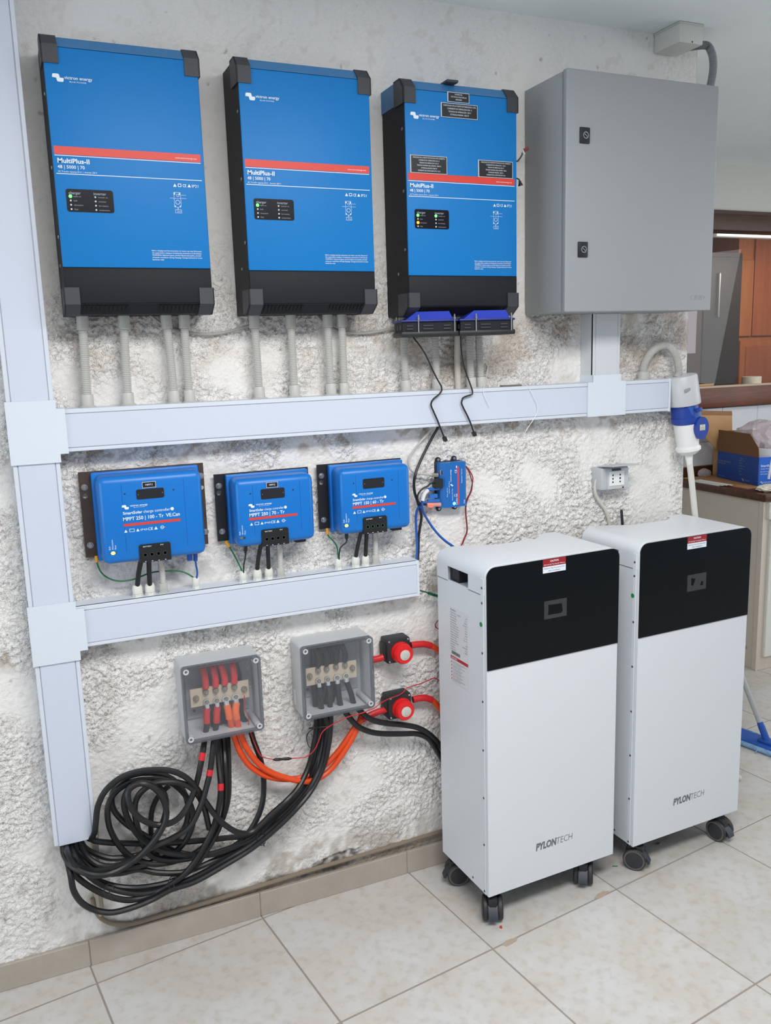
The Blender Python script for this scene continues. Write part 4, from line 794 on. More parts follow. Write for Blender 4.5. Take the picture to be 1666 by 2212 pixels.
jb1 = jbox(.374, .5755, .5905, .7930, 'clear-lidded junction box with red and orange cable ends inside'); jb2 = jbox(.6845, .8880, .5900, .7935, 'clear-lidded junction box with only black cable ends inside')
def busbar(C, quad, tops, bots, ends, y, label):
    q = [C.at(a, b, y) for a, b in quad]; x0 = (q[0].x+q[3].x)/2; x1 = (q[1].x+q[2].x)/2; z1 = (q[0].z+q[1].z)/2; z0 = (q[2].z+q[3].z)/2
    t = thing('busbar', label, 'busbar', (x0, y, z0), 0, 'nickel busbars in the junction boxes')
    child('bar', MB().rbox(x0, x1, y, y+.005, z0, z1, .0006, 1), BRASS, t)
    for e in (x0+.02, x1-.02): child('standoff', MB().lathe([(.009, 0), (.009, .032)], (e, y+.004, (z0+z1)/2), (0, 1, 0), 12), mat('standoff_red', (110, 34, 30), .5), t)
    for i, (a, b) in enumerate(tops+bots+ends):
        c = C.at(a, b, y); big = i < len(tops+bots)
        child('bolt', MB().lathe([(.0085, 0), (.0085, .0012), (.0070, .0012), (.0070, .0065), (.0040, .0065), (.0040, .0105), (.003, .0115)], (c.x, y, c.z), (0, -1, 0), 12 if big else 10), BOLT, t)
    return [C.at(a, b, y) for a, b in tops], [C.at(a, b, y) for a, b in bots]
YB = -.047
T1, BO1 = busbar(B1, [(345, 835), (1225, 690), (1245, 940), (370, 1110)], [(585, 865), (735, 842), (870, 812), (1015, 790)], [(595, 1012), (745, 988), (885, 962), (1030, 935)], [(440, 962), (1160, 822)], YB, 'drilled nickel busbar with red and orange cables bolted to it')
T2, BO2 = busbar(B2, [(280, 530), (780, 450), (800, 620), (290, 697)], [(402, 545), (487, 530), (580, 510), (670, 492)], [(405, 650), (495, 632), (588, 615), (678, 598)], [(320, 603), (745, 520)], YB, 'drilled nickel busbar with black cables bolted to it')

# ================================================================ CABLES
CR = .0076
def ymix(P, y0, y1, y2):                                    # depth along a cable: from the box, to its layer in the coil, to the trunking mouth
    n = len(P); out = []
    for i, (a, b) in enumerate(P):
        t = i/(n-1); y = y0+(y1-y0)*min(1, t/.22) if t < .85 else y1+(y2-y1)*(t-.85)/.15
        out.append(at(a, b, y+.006*math.sin(i*1.7+y1*90)))
    return out
def lug_cable(pre, px, yl, label, grp, lug=None, sleeve=None, bands=(), r=CR, m=None):
    """pre: 3-D points inside the box; px: the run outside as pixels"""
    P = list(pre)+ymix(px, YB+.012 if not pre else pre[-1].y, yl, -.030)
    o = solo('battery_cable', MB().tube(P, r, 9, step=.009), m or RUBBER, label, 'cable', grp)
    if sleeve: child('heat_shrink', MB().tube([Vector(p) for p in sleeve[0]], r*1.16, 10), sleeve[1], o)
    if lug: 
        a, b = Vector(lug[0]), Vector(lug[1]); child('cable_lug', MB().lathe([(.0085, 0), (.0085, .0016)], a+Vector((0, -.0005, 0)), (0, -1, 0), 14).tube([a, b], .0058, 8, smooth=False), mat('tin_lug', (214, 220, 222), .35, metal=.4), o)
    Q = catmull(P, .004)
    for bx, by in bands:                                    # marker tapes where the photo shows them
        k = min(range(len(Q)), key=lambda i: (Q[i]-at(bx, by, Q[i].y)).length); seg = Q[max(0, k-2):k+3]
        child('marker_band', MB().tube(seg, r*1.07, 10, smooth=False), REDSL, o)
    return o
def lower(bolt, *more):                                     # a lug hangs from a lower bolt
    b = Vector((bolt.x, YB-.004, bolt.z)); return b, Vector((bolt.x+.001, YB-.005, bolt.z-.016))
def upper(bolt, xo, zb):                                    # from an upper bolt up, over and down behind the bar
    x = bolt.x; z = bolt.z
    return [Vector((x, YB-.003, z+.012)), Vector((x+.001, YB-.005, z+.030)), Vector((x-.002+xo*.1, YB-.003, z+.050)), Vector((x-.004+xo*.3, YB+.010, z+.068)), Vector((x+xo*.6, -.026, z+.052)), Vector((x+xo, -.024, z+.0)), Vector((x+xo, -.024, z-.05)), Vector((x+xo, -.026, zb))]
GB = 'black cables of the left junction box'
def lows(b, k, C, pts): return [C.at(a, c, y) for a, c, y in pts]
# two lower lugs of box 1
b, e = lower(BO1[0]); pre = [e, B1.at(600, 1180, -.052), B1.at(603, 1330, -.052), B1.at(590, 1450, -.050)]
Ca = [(443, 1590), (440, 1612), (436, 1639), (426, 1687), (413, 1726), (394, 1759), (371, 1777), (339, 1782), (306, 1770), (284, 1746), (276, 1715), (285, 1700), (303, 1692), (329, 1699), (350, 1722), (360, 1757), (350, 1791), (321, 1830), (286, 1862), (241, 1886), (199, 1890), (160, 1874), (140, 1849), (136, 1832), (135, 1818)]
lug_cable(pre, Ca, -.115, 'black cable with the topmost red tape below the left junction box', GB, (b, e), ([e, pre[1], pre[2]], REDSL), [(437, 1632)])
b, e = lower(BO1[1]); pre = [e, B1.at(752, 1160, -.052), B1.at(748, 1320, -.052), B1.at(735, 1430, -.050)]
Cb = [(464, 1585), (461, 1610), (454, 1665), (446, 1700), (433, 1742), (410, 1785), (371, 1811), (329, 1830), (284, 1859), (241, 1877), (199, 1881), (163, 1868), (148, 1846), (144, 1832), (143, 1816)]
lug_cable(pre, Cb, -.100, 'black cable with the middle red tape below the left junction box', GB, (b, e), ([e, pre[1], pre[2]], REDSL), [(452, 1668)])
Cc = [(470, 1590), (471, 1620), (473, 1652), (477, 1700), (473, 1742), (462, 1785), (446, 1820), (423, 1859), (391, 1895), (345, 1924), (293, 1943), (248, 1940), (203, 1921), (164, 1892), (148, 1862), (146, 1838), (147, 1816)]
pre = upper(T1[0], .006, .585); lug_cable(pre[:-1], Cc, -.084, 'black cable with the lowest red tape below the left junction box', GB, None, ([pre[0], pre[1], pre[2], pre[3]], REDSL), [(476, 1700)])
Cd = [(481, 1588), (484, 1620), (486, 1652), (488, 1700), (485, 1749), (472, 1791), (449, 1833), (420, 1872), (378, 1901), (329, 1914), (280, 1918), (235, 1911), (193, 1892), (166, 1866), (156, 1840), (155, 1816)]
pre = upper(T1[1], .004, .585); lug_cable(pre[:-1], Cd, -.066, 'untaped black cable left of the next one below the left junction box', GB, None, ([pre[0], pre[1], pre[2], pre[3]], REDSL))
Ce = [(491, 1586), (493, 1625), (494, 1668), (493, 1723), (481, 1768), (462, 1804), (439, 1830), (410, 1849), (371, 1862), (329, 1866), (287, 1853), (258, 1827), (237, 1788), (233, 1746), (248, 1713), (280, 1691), (319, 1684), (361, 1687), (394, 1710), (413, 1742), (417, 1775), (404, 1811), (378, 1840), (339, 1859), (293, 1872), (248, 1876), (205, 1868), (176, 1846), (166, 1832), (164, 1814)]
pre = upper(T1[2], -.002, .585); lug_cable(pre[:-1], Ce, -.048, 'untaped black cable next to the orange cables below the left junction box', GB, None, ([pre[0], pre[1], pre[2], pre[3]], REDSL))
Cf = [(541, 1575), (548, 1600), (566, 1652), (570, 1704), (564, 1746), (546, 1785), (520, 1817), (481, 1840), (433, 1848), (384, 1841), (345, 1823), (306, 1801), (271, 1778), (245, 1748), (243, 1715), (264, 1686), (300, 1671), (350, 1673), (388, 1697), (406, 1738), (400, 1785), (372, 1815), (330, 1836), (290, 1849), (240, 1854), (200, 1842), (180, 1828), (173, 1812)]
pre = upper(T1[3], .020, .60)[:6]+[B1.at(1120, 1180, -.030), B1.at(1190, 1310, -.034)]; lug_cable(pre, Cf, -.032, 'black cable at the right corner under the left junction box, bowing out to the right', GB, None, ([pre[0], pre[1], pre[2], pre[3]], REDSL))
# orange cables
O = Crop(2.603, 340, 1320); GO = 'orange cables between the junction boxes'
def orange(pts, r, label, slv, sm, lug=None, s2=None, sm2=None, pre=()):
    P = list(pre)+[O.at(a, b, y) for a, b, y in pts]; o = solo('battery_cable', MB().tube(P, r, 10), ORANGE, label, 'cable', GO)
    if lug: 
        a, b = Vector(lug[0]), Vector(lug[1]); child('cable_lug', MB().lathe([(.0095, 0), (.0095, .0016)], a+Vector((0, -.0005, 0)), (0, -1, 0), 14).tube([a, b+(b-a)*.3], .0070, 8, smooth=False), mat('tin_lug', (214, 220, 222), .35, metal=.4), o)
    if slv: child('heat_shrink', MB().tube(slv, r*1.14, 10), sm, o)
    if s2: child('heat_shrink', MB().tube([O.at(a, b, y) for a, b, y in s2], r*1.15, 10), sm2, o)
b, e = lower(BO1[2]); pre = [e, O.at(405, 590, -.054)]
orange([(418, 650, -.052), (432, 700, -.050), (445, 740, -.050), (470, 800, -.05), (520, 870, -.046), (600, 922, -.044), (680, 943, -.044), (750, 945, -.044), (830, 932, -.044), (900, 895, -.04), (960, 850, -.036), (1020, 785, -.034), (1070, 715, -.034), (1110, 655, -.036), (1140, 620, -.036), (1175, 596, -.036), (1220, 575, -.034), (1265, 560, -.032), (1325, 552, -.030)], .0080, 'orange cable from the left junction box to the lower red-knobbed switch', [e, O.at(398, 560, -.054), O.at(405, 605, -.054)], ORSL, (b, e), [(1150, 613, -.036), (1175, 596, -.036), (1220, 575, -.034), (1265, 560, -.032), (1325, 552, -.030)], REDSL, pre)
b, e = lower(BO1[3]); pre = [e, O.at(445, 585, -.058)]
orange([(455, 640, -.058), (468, 690, -.058), (490, 745, -.058), (525, 805, -.056), (580, 868, -.052), (650, 912, -.052), (740, 942, -.058), (810, 957, -.060), (870, 955, -.058), (930, 928, -.05), (985, 880, -.046), (1040, 805, -.044), (1085, 735, -.042), (1120, 665, -.040), (1140, 610, -.034), (1150, 575, -.026)], .0080, 'orange cable from the left junction box up to the right one', [e, O.at(440, 555, -.058), O.at(448, 605, -.058)], ORSL, (b, e), None, None, pre)
# cables of box 2: six black ones down to the coil
GC = 'black cables of the right junction box'
def bun(k): 
    o = (k-2.5)*6.4; return [(699+o*.95, 1566), (694+o, 1608), (683+o, 1655), (660+o*.9, 1702+o*.15), (630+o*.7, 1738+o*.5), (594+o*.4, 1772+o*.9)]
Gs = [[(546, 1796), (514, 1798), (478, 1775), (449, 1739), (426, 1704), (398, 1677), (361, 1664), (310, 1665), (265, 1678), (230, 1706), (212, 1740), (207, 1775), (204, 1800), (196, 1812), (190, 1808)],
      [(546, 1801), (481, 1811), (410, 1818), (345, 1822), (280, 1822), (232, 1820), (204, 1816), (188, 1806)],
      [(546, 1812), (498, 1832), (450, 1846), (400, 1848), (350, 1838), (310, 1815), (285, 1785), (270, 1750), (270, 1718), (290, 1695), (330, 1692), (355, 1716), (358, 1755), (340, 1800), (305, 1845), (255, 1870), (213, 1868), (184, 1846), (176, 1830), (172, 1812)],
      [(546, 1820), (498, 1842), (433, 1872), (390, 1885), (340, 1885), (300, 1878), (262, 1886), (228, 1886), (194, 1872), (172, 1848), (165, 1832), (162, 1814)],
      [(540, 1826), (490, 1856), (430, 1890), (370, 1915), (310, 1930), (260, 1925), (215, 1908), (180, 1880), (162, 1852), (154, 1832), (153, 1816)],
      [(545, 1832), (480, 1872), (420, 1905), (371, 1921), (329, 1943), (287, 1960), (242, 1971), (206, 1966), (177, 1950), (159, 1924), (153, 1893), (146, 1862), (138, 1838), (137, 1820)]]
GN = ('forming the big outer ring of the coil', 'running straight to the trunking mouth', 'making a small inner ring of the coil', 'second from the bottom ring of the coil', 'under the middle of the coil', 'hanging lowest of the coil')
GL = (-.090, -.040, -.064, -.050, -.078, -.094)
for k in range(6):
    if k < 4: pre = upper(T2[k], (-.006, -.008, -.012, -.016)[k], .585)[:-1]; lg = None; sl = None
    else: b, e = lower(BO2[k-4]); pre = [e, e+Vector((.002, 0, -.03)), e+Vector((.004, .004, -.06))]; lg = (b, e)
    px = bun(k)+Gs[k]
    lug_cable(pre, px, GL[k], 'black cable from the right junction box %s' % GN[k], GC, lg)
# a leftover turn inside the coil
px = [(470, 1800), (452, 1790), (440, 1742), (418, 1706), (385, 1690), (345, 1690), (318, 1700), (297, 1722), (291, 1752), (298, 1790), (310, 1825), (330, 1850), (375, 1858), (425, 1850), (452, 1828), (452, 1790)]
solo('battery_cable', MB().tube([at(a, b, -.070-.02*math.sin(i*.5)) for i, (a, b) in enumerate(px[1:-1])], CR, 9), RUBBER, 'spare black cable lying as a closed turn inside the coil', 'cable')
px = [(366, 1697), (345, 1716), (330, 1745), (326, 1780), (329, 1815), (340, 1848)]
solo('battery_cable', MB().tube([at(a, b, -.020) for a, b in px], CR*.9, 9), RUBBER, 'short black cable upright on the wall inside the coil', 'cable')
for (a, b, y) in ((374, 1908, -.115), (236, 1925, -.12), (565, 1812, -.085)):
    c = at(a, b, y); solo('cable_tie', MB().tube([c+Vector((.012*math.cos(t), -.0+.006*math.sin(t), .016*math.sin(t))) for t in np.linspace(0, 5.6, 10)], .0014, 6).tube([c, c+Vector((.004, -.01, -.018))], .0014, 6), RUBBERG, 'small black cable tie round the bundled cables' + {374: ' below the coil', 236: ' at the lower left of the coil', 565: ' right of the coil'}[a], 'cable tie')
# two black cables from the right box to the batteries
for k, pts, lb in ((2, [(1035, 540, -.050), (1062, 575, -.050), (1085, 605, -.050), (1130, 650, -.05), (1200, 680, -.05), (1280, 690, -.048), (1380, 690, -.046), (1460, 690, -.044), (1520, 715, -.042), (1560, 765, -.038), (1590, 815, -.034), (1620, 870, -.03)], 'lower of two thick black cables going from the right junction box behind the battery'),
                   (3, [(1105, 520, -.054), (1140, 560, -.056), (1175, 592, -.058), (1225, 618, -.058), (1300, 632, -.056), (1390, 641, -.054), (1470, 658, -.05), (1540, 700, -.046), (1590, 755, -.04), (1630, 820, -.034)], 'upper of two thick black cables going from the right junction box behind the battery')):
    b, e = lower(BO2[k]); P = [e, O.at(pts[0][0]-12, pts[0][1]-45, -.050)]+[O.at(*q) for q in pts]
    o = solo('battery_cable', MB().tube(P, .0080, 10), RUBBER, lb, 'cable', 'black battery cables')
    child('cable_lug', MB().lathe([(.0095, 0), (.0095, .0016)], b+Vector((0, -.0005, 0)), (0, -1, 0), 14).tube([b, e], .0066, 8, smooth=False), mat('tin_lug', (214, 220, 222), .35, metal=.4), o)
# isolator switches
for k, (x, z, wd) in enumerate(((.985, .7205, 'upper'), (.984, .5535, 'lower'))):
    t = thing('battery_switch', '%s black battery isolator switch with a round red knob beside the battery' % wd, 'switch', (x, 0, z), 0, 'red-knobbed battery switches')
    m = MB().rbox(x-.036, x+.036, -.052, -.002, z-.0355, z+.0355, .006, 2); child('body', m, mat('switch_black', (36, 38, 42), .55), t)
    for sx in (-1, 1): child('terminal_cover', MB().rbox(x+sx*.034-.007, x+sx*.034+.007, -.040, -.006, z-.022, z+.022, .003, 2), MATS['switch_black'], t)
    for sx in (-1, 1):
        for sz in (-1, 1): child('screw', MB().lathe([(.003, 0), (.002, .001)], (x+sx*.029, -.052, z+sz*.029), (0, -1, 0), 8), STEEL, t)
    kx, kz = x+.004, z-.004
    child('knob', MB().lathe([(.030, 0), (.030, .006), (.0275, .010), (.029, .013), (.0275, .026), (.024, .031)], (kx, -.052, kz), (0, -1, 0), 28), mat('knob_red', (222, 26, 30), .38), t); child('knob_badge', MB().lathe([(.0150, .029), (.0150, .0325), (.0135, .0335)], (kx, -.052, kz), (0, -1, 0), 24), mat('badge', (196, 192, 184), .35), t)
    child('key_bar', MB().rbox(kx-.003, kx+.003, -.0875, -.084, kz-.009, kz+.009, .001, 1), mat('badge', (196, 192, 184), .35), t)
    rr = .0095; GS = 'red-sleeved cables at the battery switches'
    if k == 0:
        P = [Vector((.884, -.028, .700)), O.at(1240, 268, -.028), O.at(1310, 244, -.030)]
        o = solo('battery_cable', MB().tube(P, rr, 12), REDSL, 'short red-sleeved cable between the right junction box and the upper battery switch', 'cable', GS)
    pts = ([(1425, 192, -.028), (1460, 187, -.028), (1500, 185, -.028), (1540, 195, -.028), (1575, 215, -.028), (1610, 245, -.026), (1640, 290, -.024)], [(1437, 498, -.028), (1470, 490, -.028), (1505, 487, -.028), (1545, 500, -.028), (1575, 530, -.028), (1605, 575, -.026), (1625, 630, -.024)])[k]
    P = [O.at(*q) for q in pts]; o = solo('battery_cable', MB().tube(P, .0085, 12), ORANGE, 'orange cable with a red sleeve arching from the %s battery switch behind the battery' % wd, 'cable', GS); child('heat_shrink', MB().tube(P[:4], .0098, 12), REDSL, o)
# thin red sense wire with a fuse holder
RT = mat('thin_red', (190, 40, 48), .45)
P = [O.at(490, 475, -.055), O.at(490, 540, -.055), O.at(512, 600, -.06), O.at(516, 655, -.062), O.at(545, 740, -.060), O.at(578, 808, -.062), O.at(610, 826, -.062), O.at(660, 835, -.064)]
solo('sense_wire', MB().tube(P, .0014, 6), RT, 'thin red wire running from the left junction box down to the inline fuse', 'wire')
P2 = [O.at(745, 829, -.066), O.at(790, 826, -.066), O.at(835, 820, -.07), O.at(880, 785, -.078), O.at(908, 730, -.082), O.at(925, 685, -.084), O.at(965, 650, -.085), O.at(1040, 610, -.10), O.at(1080, 592, -.105), O.at(1140, 577, -.108), O.at(1220, 545, -.108), O.at(1260, 515, -.10), O.at(1310, 490, -.075), O.at(1360, 472, -.06), O.at(1385, 455, -.058), O.at(1405, 432, -.055), O.at(1480, 408, -.03), O.at(1525, 390, -.02), O.at(1558, 376, -.016), O.at(1580, 388, -.016), O.at(1610, 410, -.02)]
o = solo('sense_wire', MB().tube(P2, .0015, 6), RT, 'thin red wire running from the inline fuse across the black cables to behind the battery', 'wire')
a, b = O.at(650, 836, -.064), O.at(755, 829, -.066); d = (b-a); solo('inline_fuse', MB().lathe([(.002, 0), (.0042, d.length*.15), (.0042, d.length*.38), (.0034, d.length*.42), (.0034, d.length*.58), (.0042, d.length*.62), (.0042, d.length*.85), (.002, d.length)], a, d, 12), RUBBERG, 'small black inline fuse holder in the thin red wire below the junction boxes', 'fuse holder')
solo('cable_tie', MB().tube([O.at(960, 650, -.08), O.at(900, 655, -.07), O.at(862, 672, -.03), O.at(842, 700, -.02), O.at(842, 735, -.02), O.at(855, 765, -.03), O.at(872, 772, -.04)], .0013, 6).tube([O.at(890, 655, -.068), O.at(855, 660, -.04)], .0028, 6, smooth=False), RUBBERG, 'black cable tie with a curling tail under the right junction box', 'cable tie')
solo('loose_wire', MB().tube([O.at(1585, 45, -.01), O.at(1562, 75, -.01), O.at(1565, 90, -.01), O.at(1590, 105, -.012), O.at(1610, 112, -.012)], .0014, 6), mat('red_wire_dark', (122, 30, 40), .45), 'bit of dark red wire bending out beside the nearer battery', 'wire')
Q_ = Crop(2.603, 420, 900); P = [Q_.at(1262, 976, -.05), Q_.at(1300, 986, -.046), Q_.at(1340, 1000, -.04), Q_.at(1380, 1012, -.035)]
solo('earth_wire', MB().tube(P, .0020, 8).tube([P[1].lerp(P[2], .4), P[2], P[3]], .0040, 8), mat('dark_green', (8, 84, 62), .5), 'dark green wire from the end of the lower trunking to behind the nearer battery', 'wire')
# fine white strings over the upper trunking
NY = mat('nylon', (226, 228, 230), .3)
for pts, lb in (([(1150, 930, -.01), (1130, 1060, -.02), (1105, 1150, -.05), (1098, 1205, -.0645), (1120, 1270, -.066), (1168, 1365, -.068)], 'thin white nylon string over the upper trunking, under the plated inverter'), ([(1545, 1120, -.05), (1590, 1180, -.0645), (1630, 1260, -.066), (1672, 1350, -.067), (1668, 1430, -.067), (1610, 1530, -.066), (1550, 1620, -.06), (1520, 1700, -.05)], 'thin white nylon string over the upper trunking, below the grey cabinet')):
    solo('nylon_string', MB().tube([F.at(*q) for q in pts], .0010, 6), NY, lb, 'string')
a, b = F.at(1285, 1142, -.03), F.at(1490, 1140, -.03); solo('metal_strip', MB().rbox(a.x, b.x, -.04, -.022, ZT1, ZT1+.004, .001, 1), mat('strip_grey', (116, 112, 108), .5), 'flat dull metal strip lying on the upper trunking', 'strip')

# old pipe and cable on the wall by the skirting
a = at(208, 1820, 0); b = at(217, 1972, 0)
solo('old_pipe', MB().tube([Vector((a.x, -.006, .40)), Vector((b.x-.002, -.006, .24)), Vector((b.x, -.006, b.z))], .010, 8), mat('old_pipe_paint', (168, 160, 146), .7), 'old painted pipe on the wall behind the cable coil', 'pipe')
P = [at(x, y, -.008) for x, y in ((200, 1940), (206, 1965), (222, 1986), (250, 1996), (290, 1994), (360, 1974), (450, 1948), (560, 1914), (690, 1874), (800, 1842), (900, 1812), (960, 1794))]
solo('old_cable', MB().tube(P, .0062, 8), mat('dusty_cable', (132, 118, 102), .8), 'dusty old cable running along the wall just above the skirting tiles', 'cable')

# ================================================================ BATTERIES ON CASTERS
BW, BD, BZ0, BZ1, NW = .436, .2533, .065, .9982, .205
BYAW = math.radians(2.445)
def battery(loc, label, lab=True):
    t = thing('battery', label, 'battery', (*loc, .0208), BYAW, 'white batteries on casters'); t.scale = (.9865,)*3  # each battery scaled about the camera; the shifted origin is baked into its location
    R = .034; k = .003
    out = rrect(0, BW, BZ0, BZ1, R, 8, (0, 0, 1, 1))
    # front plate
    obj('front_panel', MB().prism(rrect(.0008, BW-.0008, BZ0, BZ1-.0008, R, 8, (0, 0, 1, 1)), 0, .010), WBODY, t, 40)
    # casing: sheet wrapped round left side, top and right side, with a hand hole on the left and a notch at the back of the top
    m = MB()
    def strip(pts, w0, w1):
        n = len(pts); inn = []
        for i, (a, b) in enumerate(pts):
            p = Vector(pts[max(i-1, 0)]); q = Vector(pts[min(i+1, n-1)]); d = (q-p).normalized(); inn.append((a+d.y*k, b-d.x*k))
        P = pts+inn[::-1]; m.prism(P, w0, w1, 'y')
    arcL = [(R-R*math.cos(math.radians(q)), BZ1-R+R*math.sin(math.radians(q))) for q in range(0, 91, 10)]; arcR = [(BW-a, b) for a, b in arcL[::-1]]
    strip([(0, .9615)]+arcL+arcR+[(BW, .9615)], .008, NW)
    # top behind the notch line: left and right tongues with rounded inner corners
    def tongue(u0, u1): m.prism([(u0, NW), (u1, NW), (u1+(.03 if u0 < .1 else 0), NW), (u1, NW+.012), (u1-.012 if u0 < .1 else u1, BD), (u0, BD)] if u0 < .1 else [(u0-.012, NW), (u1, NW), (u1, BD), (u0+.01, BD), (u0, NW+.03)], BZ1-k, BZ1, 'z')
    m.prism([(R, NW), (.16, NW), (.125, NW+.018), (.085, BD-.007), (.05, BD), (R, BD)], BZ1-k, BZ1, 'z'); m.prism([(.30, NW), (BW-R, NW), (BW-R, BD), (.352, BD), (.340, BD-.010), (.325, NW+.016)], BZ1-k, BZ1, 'z')
    strip([(0, .9615)]+arcL, NW, BD); strip(arcR+[(BW, .9615)], NW, BD)
    strip([(BW, .9615), (BW, BZ0)], .008, BD)
    m.box(0, k, .008, .0875, .9205, .9615).box(0, k, .196, BD, .9205, .9615)
    obj('casing', m, WBODY, t, 40)
    obj('side_panel', MB().rbox(0.0003, .004, .0265, BD, BZ0, .9195, .0008, 1).box(.0003, .004, .0875, .196, .9195, .9225), WBODY, t)
    obj('seam', MB().box(-.0002, .002, .0265, .0875, .9188, .9208).box(-.0002, .002, .196, BD, .9188, .9208), mat('seam_grey', (96, 98, 104), .6), t, 0, kind='stuff')
    obj('corner_rail', MB().rbox(-.0009, .006, .0115, .0262, BZ0, .9650, .0009, 1), WBODY, t)
    obj('back_panel', MB().prism(rrect(.004, BW-.004, BZ0, BZ1-.004, R, 8, (0, 0, 1, 1)), NW-.004, NW-.0005), mat('back_white', (206, 208, 210), .5), t, 0)
    obj('bottom_panel', MB().box(.002, BW-.002, .004, BD, BZ0, BZ0+.003), mat('underside', (120, 122, 124), .6), t, 0)
    h = MB(); x = .045
    h.box(.003, x, .070, .2, .917, .9195).box(x, x+.002, .070, .2, .917, .975).box(.003, x, .068, .070, .917, .975).box(.003, x, .2, .202, .917, .975).box(.003, x, .07, .2, .975, .977)
    obj('hand_recess', h, mat('recess_white', (196, 199, 204), .5), t, 0); obj('recess_block', MB().rbox(.010, .044, .150, .199, .920, .970, .003), mat('recess_black', (30, 28, 32), .5), t)
    obj('glass_panel', MB().prism(rrect(.0012, BW-.0012, .720, .9952, .027, 8, (0, 0, 1, 1)), -.0028, .0005), GLASSB, t, 40)
    y = -.0032
    cl = obj('caution_label', MB().box(.1757, .2504, y, -.0026, .9575, .9748), mat('label_white', (226, 232, 242), .5), t, 0); obj('red_half', MB().box(.1757, .2504, y, -.0026, .9748, .9948), mat('label_red', (150, 24, 34), .5), cl, 0)
    p = MB(); text(p, 'CAUTION', .199, .2265, .9865, .0048, y-.0002, .02); text(p, 'Lift Only By The Handle Without', .179, .2475, .9782, .0036, y-.0002); obj('label_print', p, PRINT, cl, 0)
    p = MB(); text(p, 'Remove The Protective Film', .180, .2465, .9680, .0036, y-.0002); text(p, 'After Installation', .193, .232, .9612, .0036, y-.0002); obj('label_print', p, mat('ink', (52, 58, 72), .6), cl, 0)
    sc = obj('screen', MB().box(.1805, .2550, -.0031, -.0026, .830, .8800), mat('screen_grey', (52, 54, 55), .35), t, 0)
    sh = [(.193, .8415), (.236, .8405), (.2415, .8455), (.238, .8670), (.194, .8690), (.195, .855)] if lab else None
    if lab: obj('dark_patch', MB().prism(sh, -.0034, -.0030), GLASSB, sc, 0)
    else:
        obj('dark_patch', MB().prism([(.196, .848), (.204, .846), (.212, .866), (.195, .870)], -.0034, -.0030), GLASSB, sc, 0); obj('dark_patch', MB().prism([(.232, .843), (.242, .842), (.243, .853), (.235, .856)], -.0034, -.0030), GLASSB, sc, 0)
    p = MB(); text(p, 'PYLON', .1578, .2285, .1580, .0205, -.0004, .045, .12); text(p, 'TECH', .2290, .2850, .1580, .0200, -.0004, -.012, .12); obj('lettering', p, mat('logo_grey', (104, 108, 112), .5), t, 0)
    s = mesh(MB().lathe([(.0034, 0), (.0030, .0010), (.0016, .0012)], (0, 0, 0), (-1, 0, 0), 10), mat('dark_screw', (84, 86, 90), .4, metal=.5))
    for w_, z in [(.0185, z) for z in (.9398, .8995, .7634, .6287, .4909, .3527, .2142, .0742)]+[(.0806, .080)]: obj('screw', s, None, t).location = (-.0009 if w_ < .05 else .0003, w_, z)
    obj('green_sticker', MB().lathe([(.0064, 0), (.0064, .0008)], (-.0009, .0235, .8406), (-1, 0, 0), 18), mat('green_dot', (18, 132, 74), .5), t)
    # rating label on the left side (prints made once, mapped onto the side plane)
    M = Matrix(((0, 1, 0, -.0006), (-1, 0, 0, .182), (0, 0, 1, 0), (0, 0, 0, 1)))        # local x along -w, y -> u
    lb = obj('rating_label', MB().box(-.001, .090, 0, .0004, .634, .8475, M), mat('rating_silver', (214, 216, 217), .45), t, 0)
    p = MB(); y = -.0002
    text(p, 'PYLONTECH', 0, .030, .8395, .0042, y, .01, 0, M)
    rows = ('Product Type: Li-ion Battery', 'Nominal Voltage', 'Nominal Capacity', 'Nominal Energy', 'Charging Voltage', 'Max. Charge Current', 'Max. Discharge Current', 'Short Circuit Current', 'Ambient Temperature', 'Storage Temperature', 'Protection Class', 'Ingress Protection', 'Dimension (WxDxH)', 'Net Weight', 'Designation', 'Serial Number')
    vals = ('LFP', '51.2 V', '200 Ah', '10.24 kWh', '57.6 V', '100 A', '100 A', '3.2 kA', '0 - 50 C', '-20 - 60 C', 'I', 'IP20', '436x253x998', '98 kg', 'IFpP/50', '')
    for i, (a, b) in enumerate(zip(rows, vals)):
        textl(p, a, 0, .832-i*.0070, .0034, y, 0, 0, M); textl(p, b, .088, .832-i*.0070, .0034, y, 0, 1, M) if b else None
    for i in range(24): p.box(.004+i*.0019, .0050+i*.0019+(.0005 if i % 3 else 0), y, y+.0001, .714+.0, .7235, M)
    for i in range(5): ring_(p, .004+i*.011, .704, M)
    obj('rating_print', p, mat('label_ink', (92, 92, 96), .6), lb, 0)
    rb = obj('red_strip', MB().box(-.001, .090, -.0004, .0004, .6995, .7085-.0, M), mat('label_red2', (176, 40, 46), .5), lb, 0)
    p = MB(); text(p, 'DANGER', .004, .034, .7015, .0050, -.0006, .01, 0, M); obj('danger_print', p, PRINT, rb, 0)
    p = MB(); q = MB()
    for i, s_ in enumerate(('Do not disconnect or disassemble by user', 'Do not drop, crush, impact or spear', 'Do not place near open flame', 'Do not expose to liquids or rain', 'Keep out of reach of children', 'Only trained staff may open this unit')):
        textl(p, s_, .010, .6915-i*.0098, .0030, y, 0, 0, M); textl(p, s_[::1].upper()[:22], .010, .6870-i*.0098, .0024, y, 0, 0, M)
        q.prism([(0, .688-i*.0098), (.0058, .688-i*.0098), (.0029, .6936-i*.0098)], y, y+.0002, 'y', M)
    obj('warning_print', p, MATS['label_ink'], lb, 0); obj('warning_triangles', q, MATS['label_red2'], lb, 0)
